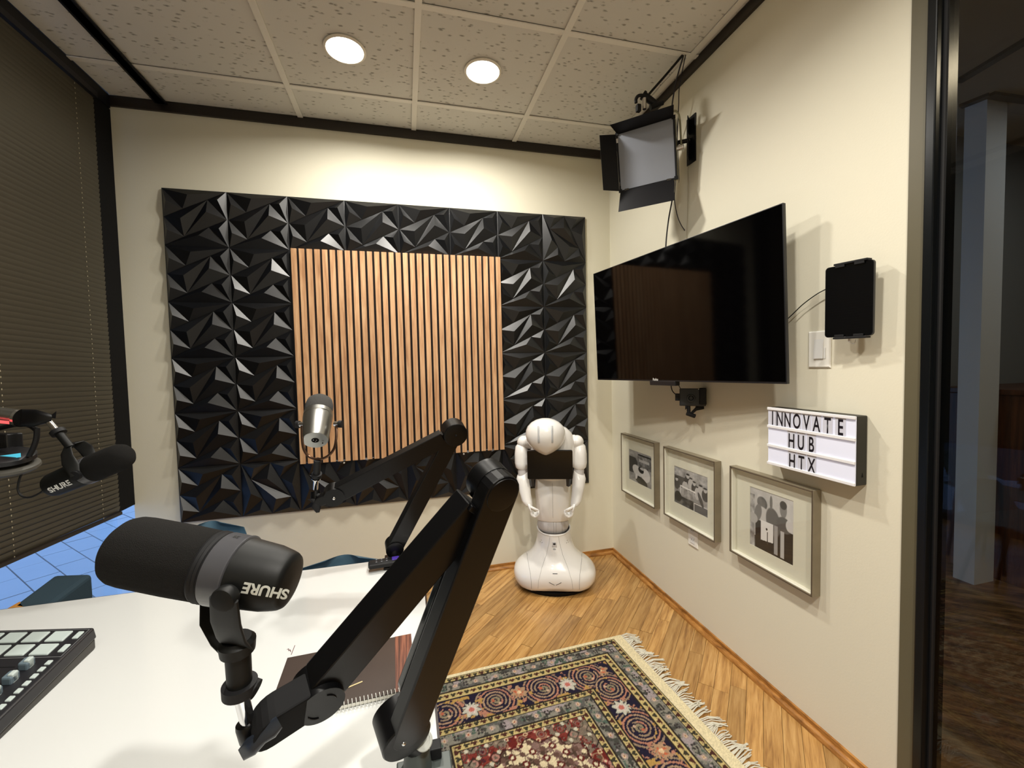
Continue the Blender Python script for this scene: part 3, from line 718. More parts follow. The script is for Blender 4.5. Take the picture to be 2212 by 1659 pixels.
lb = thing('letter_light_box', 'white cinema style letter box reading INNOVATE HUB HTX on the right wall', 'light box', (XR, (y0_ + y1_) / 2, z0_))
MB().box((gx_ + 0.004, y0_, z0_), (XR - 0.001, y1_, z1_)).build('housing', M_LBSIDE, lb, bevel=0.003)
MB().box((gx_ + 0.001, y0_ + 0.001, z0_ + 0.001), (gx_ + 0.0045, y1_ - 0.001, z1_ - 0.001)).build('face_panel', M_LBWHITE, lb)
rh = (z1_ - z0_) / 3
for i in range(4):
    z = z0_ + i * rh; zc = min(max(z, z0_ + 0.005), z1_ - 0.005)
    MB().box((gx_ - 0.004, y0_ - 0.0005, zc - 0.005), (gx_ + 0.002, y1_ + 0.0005, zc + 0.005)).build('rail', M_LBRAIL, lb, bevel=0.0012)
MB().prism([(gx_ + 0.025, y0_ - 0.0005, z0_ + 0.026), (gx_ + 0.032, y0_ - 0.0005, z0_ + 0.026), (gx_ + 0.0285, y0_ - 0.0005, z0_ + 0.040)], (0, 0.001, 0)).build('switch_mark', M_BLACKM, lb)
Wd = y1_ - y0_
LET = [(2, 'INNOVATE', [.066, .163, .264, .378, .492, .606, .725, .855]), (1, 'HUB', [.315, .43, .55]), (0, 'HTX', [.325, .438, .555])]
for r_, word, fr in LET:
    zc = z0_ + (r_ + 0.5) * rh
    for ch, f_ in zip(word, fr):
        yc_ = y1_ - Wd * f_; cw = Wd * 0.052
        card = MB().box((gx_ - 0.0002, yc_ - cw, zc - rh * 0.44), (gx_ + 0.0008, yc_ + cw, zc + rh * 0.44)).build('letter_card', M_CARD, lb)
        me = text_mesh(ch, size=rh * 1.0, xs=0.52, bold=0.0010)
        text_on('letter', ch, M_INK, card, (gx_ - 0.0006, yc_, zc - rh * 0.09), (0, -1, 0), (0, 0, 1), size=rh * 1.0, xs=0.52, bold=0.0010)
        bpy.data.meshes.remove(me)

# ------------------------------------------------------------------ tablet in a wall mount
q = [Vector(p) * 1.34 + Vector((0, 0, 1.31)) for p in ((0.976, 0.795, 0.209), (0.989, 0.698, 0.206), (0.969, 0.679, 0.049), (0.956, 0.776, 0.052))]
pc = sum(q, Vector()) / 4; pu = Vector((0.135, -0.99, -0.012)).normalized(); pv = Vector((-0.02, 0.0, 1.0)).normalized(); pv = (pv - pu * pv.dot(pu)).normalized(); pn = pu.cross(pv).normalized()
if pn.x > 0: pn = -pn
pw = 0.0655; ph = 0.109
def rrect(c, u, v, w, h, r, n=6):
    P = []
    for sx, sy, a0 in ((1, 1, 0), (-1, 1, PI / 2), (-1, -1, PI), (1, -1, 1.5 * PI)):
        for i in range(n + 1):
            a = a0 + PI / 2 * i / n; P.append(c + u * (sx * (w - r) + r * math.cos(a)) + v * (sy * (h - r) + r * math.sin(a)))
    return P
tab = thing('tablet', 'black tablet with dark glossy screen held in a wall mount beside the light switch', 'tablet', (XR, pc.y, pc.z))
MB().prism(rrect(pc, pu, pv, pw, ph, 0.010), -pn * 0.008).build('body', M_BLACKP, tab)
MB().prism(rrect(pc + pn * 0.0004, pu, pv, pw - 0.0015, ph - 0.0015, 0.009), -pn * 0.001).build('screen', mat('tablet_glass', (0.0012, 0.0016, 0.0025), 0.03, spec=0.9), tab)
mnt = tab
m = MB()
for s_ in (1, -1):
    m = MB().obox(pc + pv * (s_ * (ph + 0.0035)) - pn * 0.006 + pu * 0.006, pu * 0.045, pv * 0.003, pn * 0.012)
    for k_ in (-0.022, 0.030):
        m.obox(pc + pv * (s_ * (ph - 0.001)) + pn * 0.0035 + pu * k_, pu * 0.013, pv * 0.006, pn * 0.002)
    m.build('clamp_jaw', M_RUBBER, mnt, bevel=0.001)
m = MB().obox(pc - pn * 0.015, pu * 0.012, pv * (ph + 0.004), pn * 0.004)
m.cyl(pc - pn * 0.012, Vector((XR - 0.004, pc.y + 0.004, pc.z)), 0.009).cyl((XR - 0.006, pc.y + 0.004, pc.z), (XR - 0.0005, pc.y + 0.004, pc.z), 0.03)
m.build('bracket', M_RUBBER, mnt)
m = MB().tube([pc - pv * (ph + 0.004) - pn * 0.01 + pu * 0.004, pc - pv * (ph + 0.018) - pn * 0.01 + pu * 0.003, pc - pv * (ph + 0.022) - pn * 0.012 + pu * 0.012, pc - pv * (ph + 0.010) - pn * 0.015 + pu * 0.014], 0.0016)
m.build('charging_lead', M_WHITEP, tab, smooth=True)
MB().obox(pc - pv * (ph + 0.010) - pn * 0.006 + pu * 0.002, pu * 0.0035, pv * 0.008, pn * 0.003).build('plug', M_WHITEP, tab, bevel=0.001)
tag(MB().tube([(1.3350, 1.0743, 1.5365), (1.3350, 1.1135, 1.5238), (1.3350, 1.1636, 1.4975), (1.3350, 1.1989, 1.4718), (1.3350, 1.2360, 1.4465), (1.3400, 1.2699, 1.4399)], 0.0017).build('cable', M_RUBBER, None, smooth=True), 'thin black cable running from the television to the tablet', 'cable')

# ------------------------------------------------------------------ light switch and outlet
M_PLATE = mat('white_wall_plate', srgb(236, 234, 226), 0.4)
def plate(y0, y1, z0, z1, d=0.006):
    e = 0.004
    return MB().rings([[(XR - 0.0003, y0, z0), (XR - 0.0003, y1, z0), (XR - 0.0003, y1, z1), (XR - 0.0003, y0, z1)], [(XR - d * 0.5, y0, z0), (XR - d * 0.5, y1, z0), (XR - d * 0.5, y1, z1), (XR - d * 0.5, y0, z1)], [(XR - d, y0 + e, z0 + e), (XR - d, y1 - e, z0 + e), (XR - d, y1 - e, z1 - e), (XR - d, y0 + e, z1 - e)]])
sw = thing('light_switch', 'white rocker dimmer switch plate on the wall below the tablet', 'light switch', (XR, 1.118, 1.275))
plate(1.080, 1.158, 1.278, 1.402).build('wall_plate', M_PLATE, sw)
MB().prism([(XR - 0.006, 1.135, 1.309), (XR - 0.0105, 1.135, 1.309), (XR - 0.0065, 1.135, 1.374), (XR - 0.006, 1.135, 1.374)], (0, -0.033, 0)).build('rocker', M_WHITEP, sw)
MB().box((XR - 0.008, 1.095, 1.309), (XR - 0.006, 1.0995, 1.345)).build('dimmer_slider', M_WHITEP, sw)
ou = thing('wall_outlet', 'white electrical outlet below the middle framed photo', 'outlet', (XR, 1.77, 0.387))
plate(1.728, 1.800, 0.392, 0.508).build('wall_plate', M_PLATE, ou)
for z in (0.424, 0.472):
    r_ = MB().box((XR - 0.0078, 1.748, z - 0.015), (XR - 0.006, 1.780, z + 0.015)).build('receptacle', M_WHITEP, ou, bevel=0.001)
    MB().box((XR - 0.0082, 1.757, z - 0.002), (XR - 0.0077, 1.759, z + 0.007)).box((XR - 0.0082, 1.769, z - 0.002), (XR - 0.0077, 1.771, z + 0.007)).build('slot', M_BLACKM, r_)

# ------------------------------------------------------------------ oriental rug (woven pattern as coloured pile)
def rug():
    L_, Wd_ = 1.24, 1.14; du = 0.0036
    nu = int(L_ / du); nv = int(Wd_ / du)
    X, Y = np.meshgrid(np.linspace(0, L_, nu), np.linspace(0, Wd_, nv))       # X from the fringed end, Y from the far side
    S = lambda r, g, b: np.array(srgb(r, g, b))
    r = np.random.RandomState(4)
    N1 = smooth_noise(nv, nu, 40, 11); N2 = smooth_noise(nv, nu, 60, 12); N3 = smooth_noise(nv, nu, 28, 13)
    exf = 0.030
    dX = np.minimum(X, L_ - X) - exf; dY = np.minimum(Y, Wd_ - Y)
    d = np.minimum(dX, dY); along = np.where(dX < dY, Y, X); cross = d
    # use a corner-true coordinate so motifs keep their size
    cream = S(232, 218, 178); dark = S(42, 34, 28); gold = S(196, 176, 118); grey = S(134, 130, 118); navy = S(26, 20, 44); red = S(104, 30, 24)
    C = np.empty((nv, nu, 3)); C[:] = red
    def put(mask, col):
        C[mask] = col
    # ---- field: lattice of small medallions on red
    cell = 0.050
    a = (X + Y) / cell / 1.414; b_ = (X - Y) / cell / 1.414
    fa = a - np.floor(a) - .5; fb = b_ - np.floor(b_) - .5; par = (np.floor(a) + np.floor(b_)) % 2
    rr = np.hypot(fa, fb) * cell; sq = np.maximum(abs(fa), abs(fb)) * cell
    fld = d > 0.360
    C[N1 > 0.62] = S(122, 48, 40); C[N2 > 0.66] = S(70, 30, 40); C[(N3 > 0.60) & (N1 < .45)] = S(96, 78, 60)
    put((sq < 0.019) & (par == 0), S(92, 22, 18)); put((sq < 0.015) & (par == 0) & (abs(fa * fb) < 0.03), S(166, 120, 108)); put((rr < 0.006) & (par == 0), S(96, 84, 72))
    put((rr < 0.019) & (rr > 0.015) & (par == 1), S(150, 116, 92)); put((rr < 0.011) & (rr > 0.007) & (par == 1) & (N1 > .4), S(128, 96, 88))
    fa2 = a + .5 - np.floor(a + .5) - .5; r2 = np.hypot(fa2, fb) * cell
    put((r2 < 0.0085), S(206, 178, 140)); put((r2 < 0.0045), S(120, 50, 44))
    fb2 = b_ + .5 - np.floor(b_ + .5) - .5; r3 = np.hypot(fa, fb2) * cell
    put((r3 < 0.0065), S(170, 96, 90)); put((r3 < 0.003), S(214, 196, 160))
    # spandrels
    dc = np.hypot(np.minimum(X, L_ - X) - 0.39, np.minimum(Y, Wd_ - Y) - 0.36)
    wob = 0.15 + 0.012 * np.sin(np.arctan2(np.minimum(Y, Wd_ - Y) - .36, np.minimum(X, L_ - X) - .39) * 12)
    spn = (dc < wob)
    C[spn & (N1 < 0.55)] = C[spn & (N1 < 0.55)] * 0.25 + S(126, 120, 104) * 0.75
    put(spn & (sq < 0.017) & (sq > 0.013) & (par == 0), S(48, 40, 32)); put(spn & (rr < .02) & (rr > .016) & (par == 1), S(70, 62, 50)); put(spn & (r2 < 0.007), S(196, 190, 170))
    # central medallion
    ax = X - L_ * 0.5; ay = Y - Wd_ * 0.5; th = np.arctan2(ay, ax); rad = np.hypot(ax * 0.86, ay)
    lim = 0.168 + 0.012 * np.cos(th * 12)
    med = rad < lim
    C[med] = S(216, 200, 164)
    put(med & (N2 > 0.56), S(132, 104, 96)); put(med & (N1 > 0.60), S(74, 56, 44)); put(med & (r2 < .013), S(92, 30, 26)); put(med & (r2 < .006), S(214, 200, 170))
    put(med & (rr < .016) & (rr > .012), S(110, 86, 74)); put(med & (r3 < .010), S(96, 70, 60)); put((rad < lim + .003) & (rad > lim - .002), S(60, 24, 20))
    # ---- borders, outside in
    def band(a0, a1): return (d >= a0) & (d < a1)
    def ground(a0, a1, col, line=0.0028):
        put(band(a0, a1), col); put(band(a0, a0 + line), dark); put(band(a1 - line, a1), dark)
    def guard(a0, a1):
        ground(a0, a1, gold, 0.0036)
        mid = (a0 + a1) / 2; p = 0.027; k_ = np.floor(along / p); t = along - (k_ + .5) * p; c_ = d - mid
        lobes = (np.hypot(t, c_ - 0.0045) < 0.0058) | (np.hypot(t - 0.0052, c_ + 0.0025) < 0.0054) | (np.hypot(t + 0.0052, c_ + 0.0025) < 0.0054)
        m = band(a0, a1) & lobes
        put(m & (k_ % 2 == 0), S(56, 52, 38)); put(m & (k_ % 2 == 1), S(72, 38, 30)); put(band(a0 + .003, a1 - .003) & (abs(t) > p * .5 - .0016) & (abs(c_) < .006), S(150, 124, 92))
    def greyband(a0, a1):
        ground(a0, a1, grey)
        bm_ = band(a0 + .003, a1 - .003)
        put(bm_ & (N1 > 0.57), S(92, 90, 86)); put(bm_ & (N2 > 0.60), S(66, 66, 60)); put(bm_ & (N3 > .62), S(160, 148, 148)); put(bm_ & (N2 < .34), S(78, 96, 84))
        mid = (a0 + a1) / 2; p = 0.085; k_ = np.floor(along / p); t = along - (k_ + .5) * p; q_ = np.hypot(t, d - mid)
        put(bm_ & (q_ < .011), S(168, 146, 140)); put(bm_ & (q_ < .0065), S(206, 184, 150)); put(bm_ & (q_ < .003), S(150, 70, 60))
        t2 = along - np.round(along / p) * p; q2 = np.hypot(abs(t2) - .006, abs(d - mid) - .006)
        put(bm_ & (q2 < .0045), S(52, 44, 44))
    put(d < 0.016, cream)
    guard(0.016, 0.043); greyband(0.043, 0.093); guard(0.093, 0.131)
    ground(0.131, 0.257, navy)
    nb = band(0.134, 0.254); mid = 0.194; p = 0.198
    k_ = np.floor((along + 0.02) / p); t = along + 0.02 - (k_ + .5) * p; c_ = d - mid
    # mirror scroll direction on alternate repeats
    sg = np.where(k_ % 2 == 0, 1.0, -1.0)
    q_ = np.hypot(t, c_); an = np.arctan2(c_ * sg, t) + 0.5 * (N3 - .5)
    sp_ = (q_ / 0.0150 + an / (2 * PI)); fr = sp_ - np.floor(sp_)
    tan = S(168, 138, 112); rose = S(176, 122, 100); ochre = S(178, 142, 78)
    ringc = np.where((np.floor(sp_) % 3 == 0)[..., None], tan, np.where((np.floor(sp_) % 3 == 1)[..., None], rose, S(150, 128, 104)))
    m = nb & (fr < 0.44) & (q_ < 0.088 + .02 * (N1 - .5)) & (N1 < 0.66)
    C[m] = ringc[m]
    put(nb & (q_ < .020) & (fr < .62), S(140, 128, 102)); put(nb & (np.hypot(t - .010, c_ + .004) < .007), S(176, 96, 70)); put(nb & (np.hypot(t + .012, c_ - .016) < .006), S(196, 166, 140))
    put(nb & (N2 > .64) & (q_ > .06), rose); put(nb & (N1 > .66) & (q_ > .05), ochre)
    # palmettes between the scrolls
    t3 = along + 0.02 - np.round((along + 0.02) / p) * p; k3 = np.round((along + 0.02) / p)
    q3 = np.hypot(t3, c_ - 0.012 * np.where(k3 % 2 == 0, 1, -1)); a3 = np.arctan2(c_, t3)
    petal = 0.030 + 0.0065 * np.cos(a3 * 9 + 2)
    w_ = (k3 % 2 == 0)
    put(nb & (q3 < petal + .003), navy)
    put(nb & (q3 < petal) & w_, S(190, 188, 172)); put(nb & (q3 < petal) & ~w_, S(172, 138, 108))
    put(nb & (q3 < petal * .62) & w_, S(206, 190, 180)); put(nb & (q3 < petal * .62) & ~w_ & (np.cos(a3 * 7) > 0), S(190, 98, 66))
    put(nb & (q3 < .011) & w_, S(186, 108, 96)); put(nb & (q3 < .009) & ~w_, S(222, 190, 150))
    guard(0.257, 0.286); greyband(0.286, 0.333); guard(0.333, 0.363)
    # weave shading is left to the pile bump
    C *= (0.68 + 0.28 * r.rand(nv, nu))[..., None]
    # corners of the rug on the floor (far right corner is the fringed corner)
    P0 = np.array([0.957, 1.7755, 0.0]); eX = np.array([-0.99889, -0.0471, 0.0]); eY = np.array([0.0800, -0.9968, 0.0])
    zf = 0.0085 + 0.0008 * (N3 - 0.5)
    t_ = thing('oriental_rug', 'patterned oriental rug with cream edge and white fringe on the oak floor', 'rug', (0.4, 1.25, 0))
    painted_grid('pile', P0, eX * L_, eY * Wd_, nu, nv, C, t_, rough=0.95, bump=0.8, zfun=zf)
    mb = MB(); q0 = V(P0); ex = V(eX); ey = V(eY)
    mb.prism([q0 + Vector((0, 0, 0.001)), q0 + ex * L_ + Vector((0, 0, 0.001)), q0 + ex * L_ + ey * Wd_ + Vector((0, 0, 0.001)), q0 + ey * Wd_ + Vector((0, 0, 0.001))], (0, 0, 0.0066))
    mb.build('backing', mat('rug_backing', srgb(190, 176, 140), 0.95), t_)
    # fringe: knotted loose threads at the right end
    M_FR = mat('white_fringe_thread', srgb(206, 202, 186), 0.95)
    fb = MB(); rf = random.Random(5)
    n = 210
    for i in range(n):
        v_ = Wd_ * (i + rf.random() * .8) / n
        p = q0 + ey * v_; cl = math.sin(v_ * 41) + 0.6 * math.sin(v_ * 97 + 1); ln = 0.062 + 0.018 * cl * .6 + rf.uniform(-.006, .012)
        sw = 0.022 * math.sin(v_ * 63) + rf.uniform(-.014, .014)
        out_ = -ex
        pts = [p + Vector((0, 0, .005)), p + out_ * ln * .4 + ey * sw * .3 + Vector((0, 0, .008 + rf.random() * .006)), p + out_ * ln * .75 + ey * sw * .8 + Vector((0, 0, .005)), p + out_ * ln + ey * (sw + rf.uniform(-.006, .006)) + Vector((0, 0, .002))]
        fb.tube(pts, 0.0021, n=4, smooth=False)
    o = fb.build('fringe', M_FR, t_); o['kind'] = 'stuff'
rug()

# ------------------------------------------------------------------ white humanoid robot
M_ROB = mat('glossy_white_shell', srgb(236, 234, 230), 0.22, coat=0.4)
M_ROBG = mat('soft_grey_joint', srgb(196, 192, 190), 0.4)
M_SEAM = mat('seam_grey', srgb(132, 130, 128), 0.6)
def robot():
    T = Matrix.Translation((0.826, 2.325, 0.0)) @ Matrix.Rotation(math.radians(-18.7), 4, 'Z') @ Matrix.Diagonal((1.035, 1.035, 0.985, 1))
    t = thing('humanoid_robot', 'glossy white humanoid robot with bowed head and dark chest tablet standing in the corner', 'robot', (0.826, 2.325, 0))
    def mb(): return MB(T)
    def sec(x, y, z, rx, ry, tilt=0.0): return ((x, y, z), (rx, 0, 0), (0, ry * math.cos(tilt), ry * math.sin(tilt)))
    # wheeled skirt base
    S_ = [(.012, .150, .125, 0.0), (.020, .192, .150, 0), (.034, .216, .165, 0), (.060, .231, .175, 0), (.090, .2345, .178, 0), (.115, .229, .172, 0), (.135, .214, .162, 0), (.152, .196, .150, 0), (.168, .174, .138, 0), (.186, .151, .125, .002), (.205, .133, .113, .004), (.228, .117, .103, .006), (.255, .106, .095, .008), (.290, .098, .089, .010), (.335, .0935, .086, .012)]
    b_ = mb(); n = 56; rr = []
    for z, rx, ry, yo in S_:
        low = max(0.0, 1 - z / 0.30); ring = []
        for i in range(n):
            th_ = 2 * PI * i / n; c, s = math.cos(th_), math.sin(th_)
            e = 2.0 + 0.5 * low
            x = rx * math.copysign(abs(c) ** (2 / e), c); y = ry * math.copysign(abs(s) ** (2 / e), s)
            zz_ = z + ((0.034 - z) * 0.9 * max(0, 1 - (x / 0.13) ** 2) if z < 0.03 and y < 0 else 0)      # arched front edge
            if y < 0: y *= 1 - 0.16 * low * (1 - (x / (rx + 1e-6)) ** 2) ** 2 * (1 if z < 0.2 else 0.3)
            ring.append((x, y + yo, zz_))
        rr.append(ring)
    b_.rings(rr, cap1=False)
    b_.build('wheeled_base', M_ROB, t, smooth=True, angle=60)
    mb().loft([sec(0, 0, 0.0, .185, .14), sec(0, 0, .022, .20, .15)], 40).build('underside', M_BLACKM, t)
    # rim of the collar, dipping at the front
    rim = mb(); pts = []
    for i in range(33):
        a = 2 * PI * i / 32; pts.append((0.0935 * math.cos(a), .012 + .086 * math.sin(a), 0.346 + 0.020 * math.sin(a)))
    rim.tube(pts, 0.0045, n=8, smooth=False); rim.build('collar_rim', M_ROB, t, smooth=True)
    rs = mb(); rs.rings([[(0.0935 * math.cos(a), .012 + .086 * math.sin(a), 0.333) for a in [2 * PI * i / 32 for i in range(32)]], [(0.0935 * math.cos(a), .012 + .086 * math.sin(a), 0.346 + 0.020 * math.sin(a)) for a in [2 * PI * i / 32 for i in range(32)]]], False, False)
    rs.build('collar', M_ROB, t, smooth=True)
    # knee ball
    k_ = mb(); k_.ball((-0.004, .015, 0.365), 0.091, 0.078, 0.075, 32, 18); kn = k_.build('knee_joint', M_ROBG, t, smooth=True)
    for x in (-0.034, -0.002, 0.012, 0.046):
        sb = mb(); sb.tube([(x, .015 - .0785 * math.sqrt(max(.02, 1 - ((z - .365) / .075) ** 2 - (x / .091) ** 2)), z) for z in (.318, .335, .352, .37, .39, .41)], 0.0006, n=4); sb.build('seam', M_SEAM, kn)
    # thigh
    th = mb(); th.loft([sec(-.003, .020, .392, .093, .076, -.1), sec(-.003, .020, .398, .0955, .08, -.1), sec(-.003, .022, .45, .0975, .085, -.05), sec(-.002, .026, .52, .1005, .088), sec(-.002, .030, .58, .103, .088), sec(-.001, .034, .63, .099, .084), sec(0, .038, .67, .089, .076), sec(0, .04, .70, .07, .06)], 40)
    th.build('thigh', M_ROB, t, smooth=True, angle=60)
    sb = mb()
    for x in (-0.004,): sb.tube([(x, .0215 - .0787 + .0015 * 0, .40), (x, -.0625, .45), (x, -.0623, .52), (x, -.0585, .58), (x, -.0505, .63)], 0.0006, n=4)
    sb.build('seam', M_SEAM, t)
    # torso, leaning forward
    to = mb(); to.loft([sec(0, .030, .63, .055, .055), sec(0, .015, .65, .088, .074), sec(0, 0.0, .69, .108, .086), sec(0, -.012, .75, .121, .093), sec(0, -.02, .82, .126, .095), sec(.004, -.022, .88, .120, .090), sec(.008, -.022, .925, .100, .080), sec(.010, -.03, .955, .07, .06), sec(.008, -.045, .97, .045, .045)], 40)
    to.build('torso', M_ROB, t, smooth=True, angle=60)
    # chest tablet
    tb_ = mb(); tb_.T = T @ Matrix.Translation((-.017, -.140, .762)) @ Matrix.Rotation(0.10, 4, 'X')
    P = rrect(Vector((0, 0, 0)), Vector((1, 0, 0)), Vector((0, 0, 1)), .1215, .0845, .008)
    tb_.prism(P, (0, .014, 0)); ct = tb_.build('chest_tablet', M_BLACKP, t, bevel=0.001)
    ts = mb(); ts.T = T @ Matrix.Translation((-.017, -.141, .762)) @ Matrix.Rotation(0.10, 4, 'X')
    ts.prism(rrect(Vector((0, 0, 0)), Vector((1, 0, 0)), Vector((0, 0, 1)), .1195, .0825, .007), (0, .001, 0)); ts.build('screen', mat('robot_screen', (0.001, 0.001, 0.0012), 0.16), ct)
    tk = mb().box((-.05, -.135, .72), (.03, -.085, .80)); tk.build('tablet_bracket', M_BLACKP, t)
    for s_ in (-1, 1):
        mb().prism([(-.017 + s_ * .105, -.128, .690), (-.017 + s_ * .085, -.128, .690), (-.017 + s_ * .088, -.10, .630), (-.017 + s_ * .10, -.10, .625)], (s_ * .012, .02, 0)).build('hip_cover', M_BLACKP, t)
    # neck and bowed head: seen from above, chin down
    mb().loft([((.006, -.045, .93), (.055, 0, 0), (0, .05, .01)), ((.0, -.075, .955), (.045, 0, 0), (0, .035, .03)), ((-.01, -.10, .95), (.04, 0, 0), (0, .02, .035))], 24).build('neck', M_ROBG, t, smooth=True)
    hd = mb(); hd.T = T @ Matrix.Translation((-.038, -.115, .925)) @ Matrix.Rotation(math.radians(-14), 4, 'X') @ Matrix.Scale(0.95, 4)
    H = [(-.116, .004, .003), (-.110, .020, .020), (-.098, .044, .046), (-.080, .070, .068), (-.058, .092, .086), (-.030, .107, .099), (.000, .113, .105), (.030, .1115, .104), (.055, .102, .095), (.078, .082, .078), (.094, .056, .054), (.103, .028, .028), (.105, .004, .004)]
    hd.loft([((0, 0, z), (rx, 0, 0), (0, ry, 0)) for z, rx, ry in H], 44)
    head = hd.build('head', M_ROB, t, smooth=True, angle=70)
    M_GR = mat('grey_speaker_grille', srgb(186, 188, 190), 0.6)
    for s_ in (-1, 1):
        g = mb(); g.T = hd.T
        pts = []
        for z in (-.045, -.03, -.01, .01, .03, .048):
            ry = float(np.interp(z, [h[0] for h in H], [h[2] for h in H])); rx = float(np.interp(z, [h[0] for h in H], [h[1] for h in H]))
            x = .036 * s_; pts.append((x, -ry * math.sqrt(1 - (x / rx) ** 2) + .0045, z))
        g.tube(pts, 0.0072, n=10); g.build('speaker_strip', M_GR, head, smooth=True)
    for z in (-.018,):
        g = mb(); g.T = hd.T; pts = []
        for a in np.linspace(math.radians(195), math.radians(215), 5): pts.append((.1105 * math.cos(a), .1035 * math.sin(a), z + .012))
        g.tube(pts, .0005, n=4); pts = [(-p[0], p[1], p[2]) for p in pts]; g.tube(pts, .0005, n=4); g.build('seam', M_SEAM, head)
    # arms
    for s_ in (-1, 1):
        X0 = -0.012
        def q_(x, y, z): return (X0 + s_ * x, y, z)
        sh = mb(); sh.ball(q_(.150, -.01, .868), .038, .040, .040, 20, 12); sh.loft([(q_(.10, -.01, .868), (0, .04, 0), (0, 0, .044)), (q_(.140, -.01, .870), (0, .040, 0), (0, 0, .040))], 20); sh.build('shoulder', M_ROB, t, smooth=True)
        ua = mb(); ua.loft([(q_(.160, -.012, .862), (.022, 0, 0), (0, .024, 0)), (q_(.164, -.015, .845), (.033, 0, 0), (0, .034, 0)), (q_(.163, -.02, .80), (.040, 0, 0), (0, .041, 0)), (q_(.162, -.03, .75), (.0405, 0, 0), (0, .041, 0)), (q_(.160, -.038, .725), (.037, 0, 0), (0, .036, 0)), (q_(.160, -.04, .716), (.028, 0, 0), (0, .03, 0))], 24); ua.build('upper_arm', M_ROB, t, smooth=True, angle=60)
        el = mb(); el.loft([(q_(.158, -.04, .722), (.027, 0, 0), (0, .028, 0)), (q_(.157, -.045, .70), (.028, 0, 0), (0, .029, 0)), (q_(.156, -.05, .672), (.026, 0, 0), (0, .028, 0))], 20); el.build('elbow', M_ROBG, t, smooth=True)
        fa_ = mb(); fa_.loft([(q_(.158, -.048, .695 if s_ > 0 else .690), (.030, 0, -.012 * s_), (0, .030, .006)), (q_(.156, -.055, 0.660), (.037, 0, 0), (0, .036, 0)), (q_(.150, -.068, 0.621), (.035, 0, 0), (0, .034, 0)), (q_(.143, -.085, 0.582), (.031, 0, 0), (0, .031, 0)), (q_(.135, -.10, 0.547), (.029, 0, 0), (0, .027, 0)), (q_(.127, -.11, 0.526), (.024, 0, 0), (0, .026, 0)), (q_(.122, -.113, 0.518), (.016, 0, 0), (0, .018, 0))], 24); fa_.build('forearm', M_ROB, t, smooth=True, angle=60)
        # hand: palm, four curled fingers and a thumb
        hb = mb(); hb.loft([(q_(.124, -.112, 0.535), (.012, 0, 0), (0, .024, 0)), (q_(.117, -.118, 0.520), (.013, 0, 0), (0, .030, 0)), (q_(.112, -.122, 0.502), (.012, 0, 0), (0, .031, 0)), (q_(.110, -.124, 0.492), (.008, 0, 0), (0, .026, 0))], 18); hand = hb.build('hand', M_ROB, t, smooth=True)
        for f_, (fy, ln) in enumerate(((-.146, .9), (-.131, 1.05), (-.116, 1.0), (-.102, .82))):
            fg = mb(); fg.tube([q_(.111, fy + .004, 0.496), q_(.106, fy, 0.496 - .020 * ln), q_(.090, fy - .002, 0.496 - .030 * ln), q_(.076, fy - .002, 0.496 - .020 * ln), q_(.072, fy, 0.496 - .006 * ln)], [.0072] * 24 + [.006], n=8)
            fg.build('finger', M_ROB, hand, smooth=True)
        tg = mb(); tg.tube([q_(.114, -.140, 0.521), q_(.100, -.154, 0.520), q_(.086, -.156, 0.513), q_(.076, -.150, 0.506)], .0076, n=8); tg.build('thumb', M_ROB, hand, smooth=True)
    # front details on the base
    def front(x, z):   # y of the shell front at (x, z)
        rx = float(np.interp(z, [s[0] for s in S_], [s[1] for s in S_])); ry = float(np.interp(z, [s[0] for s in S_], [s[2] for s in S_])); yo = float(np.interp(z, [s[0] for s in S_], [s[3] for s in S_]))
        low = max(0.0, 1 - z / 0.30); e = 2.0 + 0.5 * low
        y = -ry * (max(0, 1 - abs(x / rx) ** e)) ** (1 / e)
        # the ring uses the x position after the exponent
        y *= 1 - 0.16 * low * (1 - (x / rx) ** 2) ** 2 * (1 if z < 0.2 else 0.3)
        return y + yo
    def line(pts, r_, m_, nm):
        P = []
        for (x0, z0), (x1, z1) in zip(pts, pts[1:]):
            for k in range(6): P.append((x0 + (x1 - x0) * k / 6, z0 + (z1 - z0) * k / 6))
        P.append(pts[-1])
        g = mb(); g.tube([(x, front(x, z) - .0002, z) for x, z in P], r_, n=5, smooth=False); g.build(nm, m_, t)
    for s_ in (-1, 1):
        line([(s_ * .033, .094), (s_ * .004, .077)], .0013, M_BLACKM, 'sensor_slot')
        line([(s_ * .022, .33), (s_ * .030, .28), (s_ * .046, .22), (s_ * .072, .16), (s_ * .090, .10), (s_ * .094, .05)], .0006, M_SEAM, 'seam')
        line([(s_ * .160, .190), (s_ * .145, .165), (s_ * .134, .13), (s_ * .130, .09), (s_ * .130, .045)], .0009, M_SEAM, 'seam')
        for dx, dz in ((0, .007), (-.005, -.004), (.005, -.004)):
            x = s_ * .073 + dx; z = .283 + dz
            g = mb(); g.ball((x, front(x, z), z), .0022, n=8, m=6); g.build('indicator_dot', M_SEAM, t)
    line([(-.013, .138), (.013, .138)], .0017, M_BLACKM, 'sensor_slot')
    g = mb(); g.prism([(-.010, front(0, .292) - .003, .292), (.010, front(0, .292) - .003, .292), (.014, front(0, .268) - .003, .266), (-.014, front(0, .268) - .003, .266)], (0, .006, 0)); g.build('camera_recess', M_ROBG, t, bevel=.001)
    g = mb(); g.ball((0, front(0, .282) - .003, .282), .0078, .003, .006, 14, 8); g.build('camera_eye', M_BLACKP, t, smooth=True)
    g = mb(); g.ball((0, front(0, .252), .252), .0085, .0015, .0085, 16, 8); g.build('round_button', M_GR, t, smooth=True)
robot()
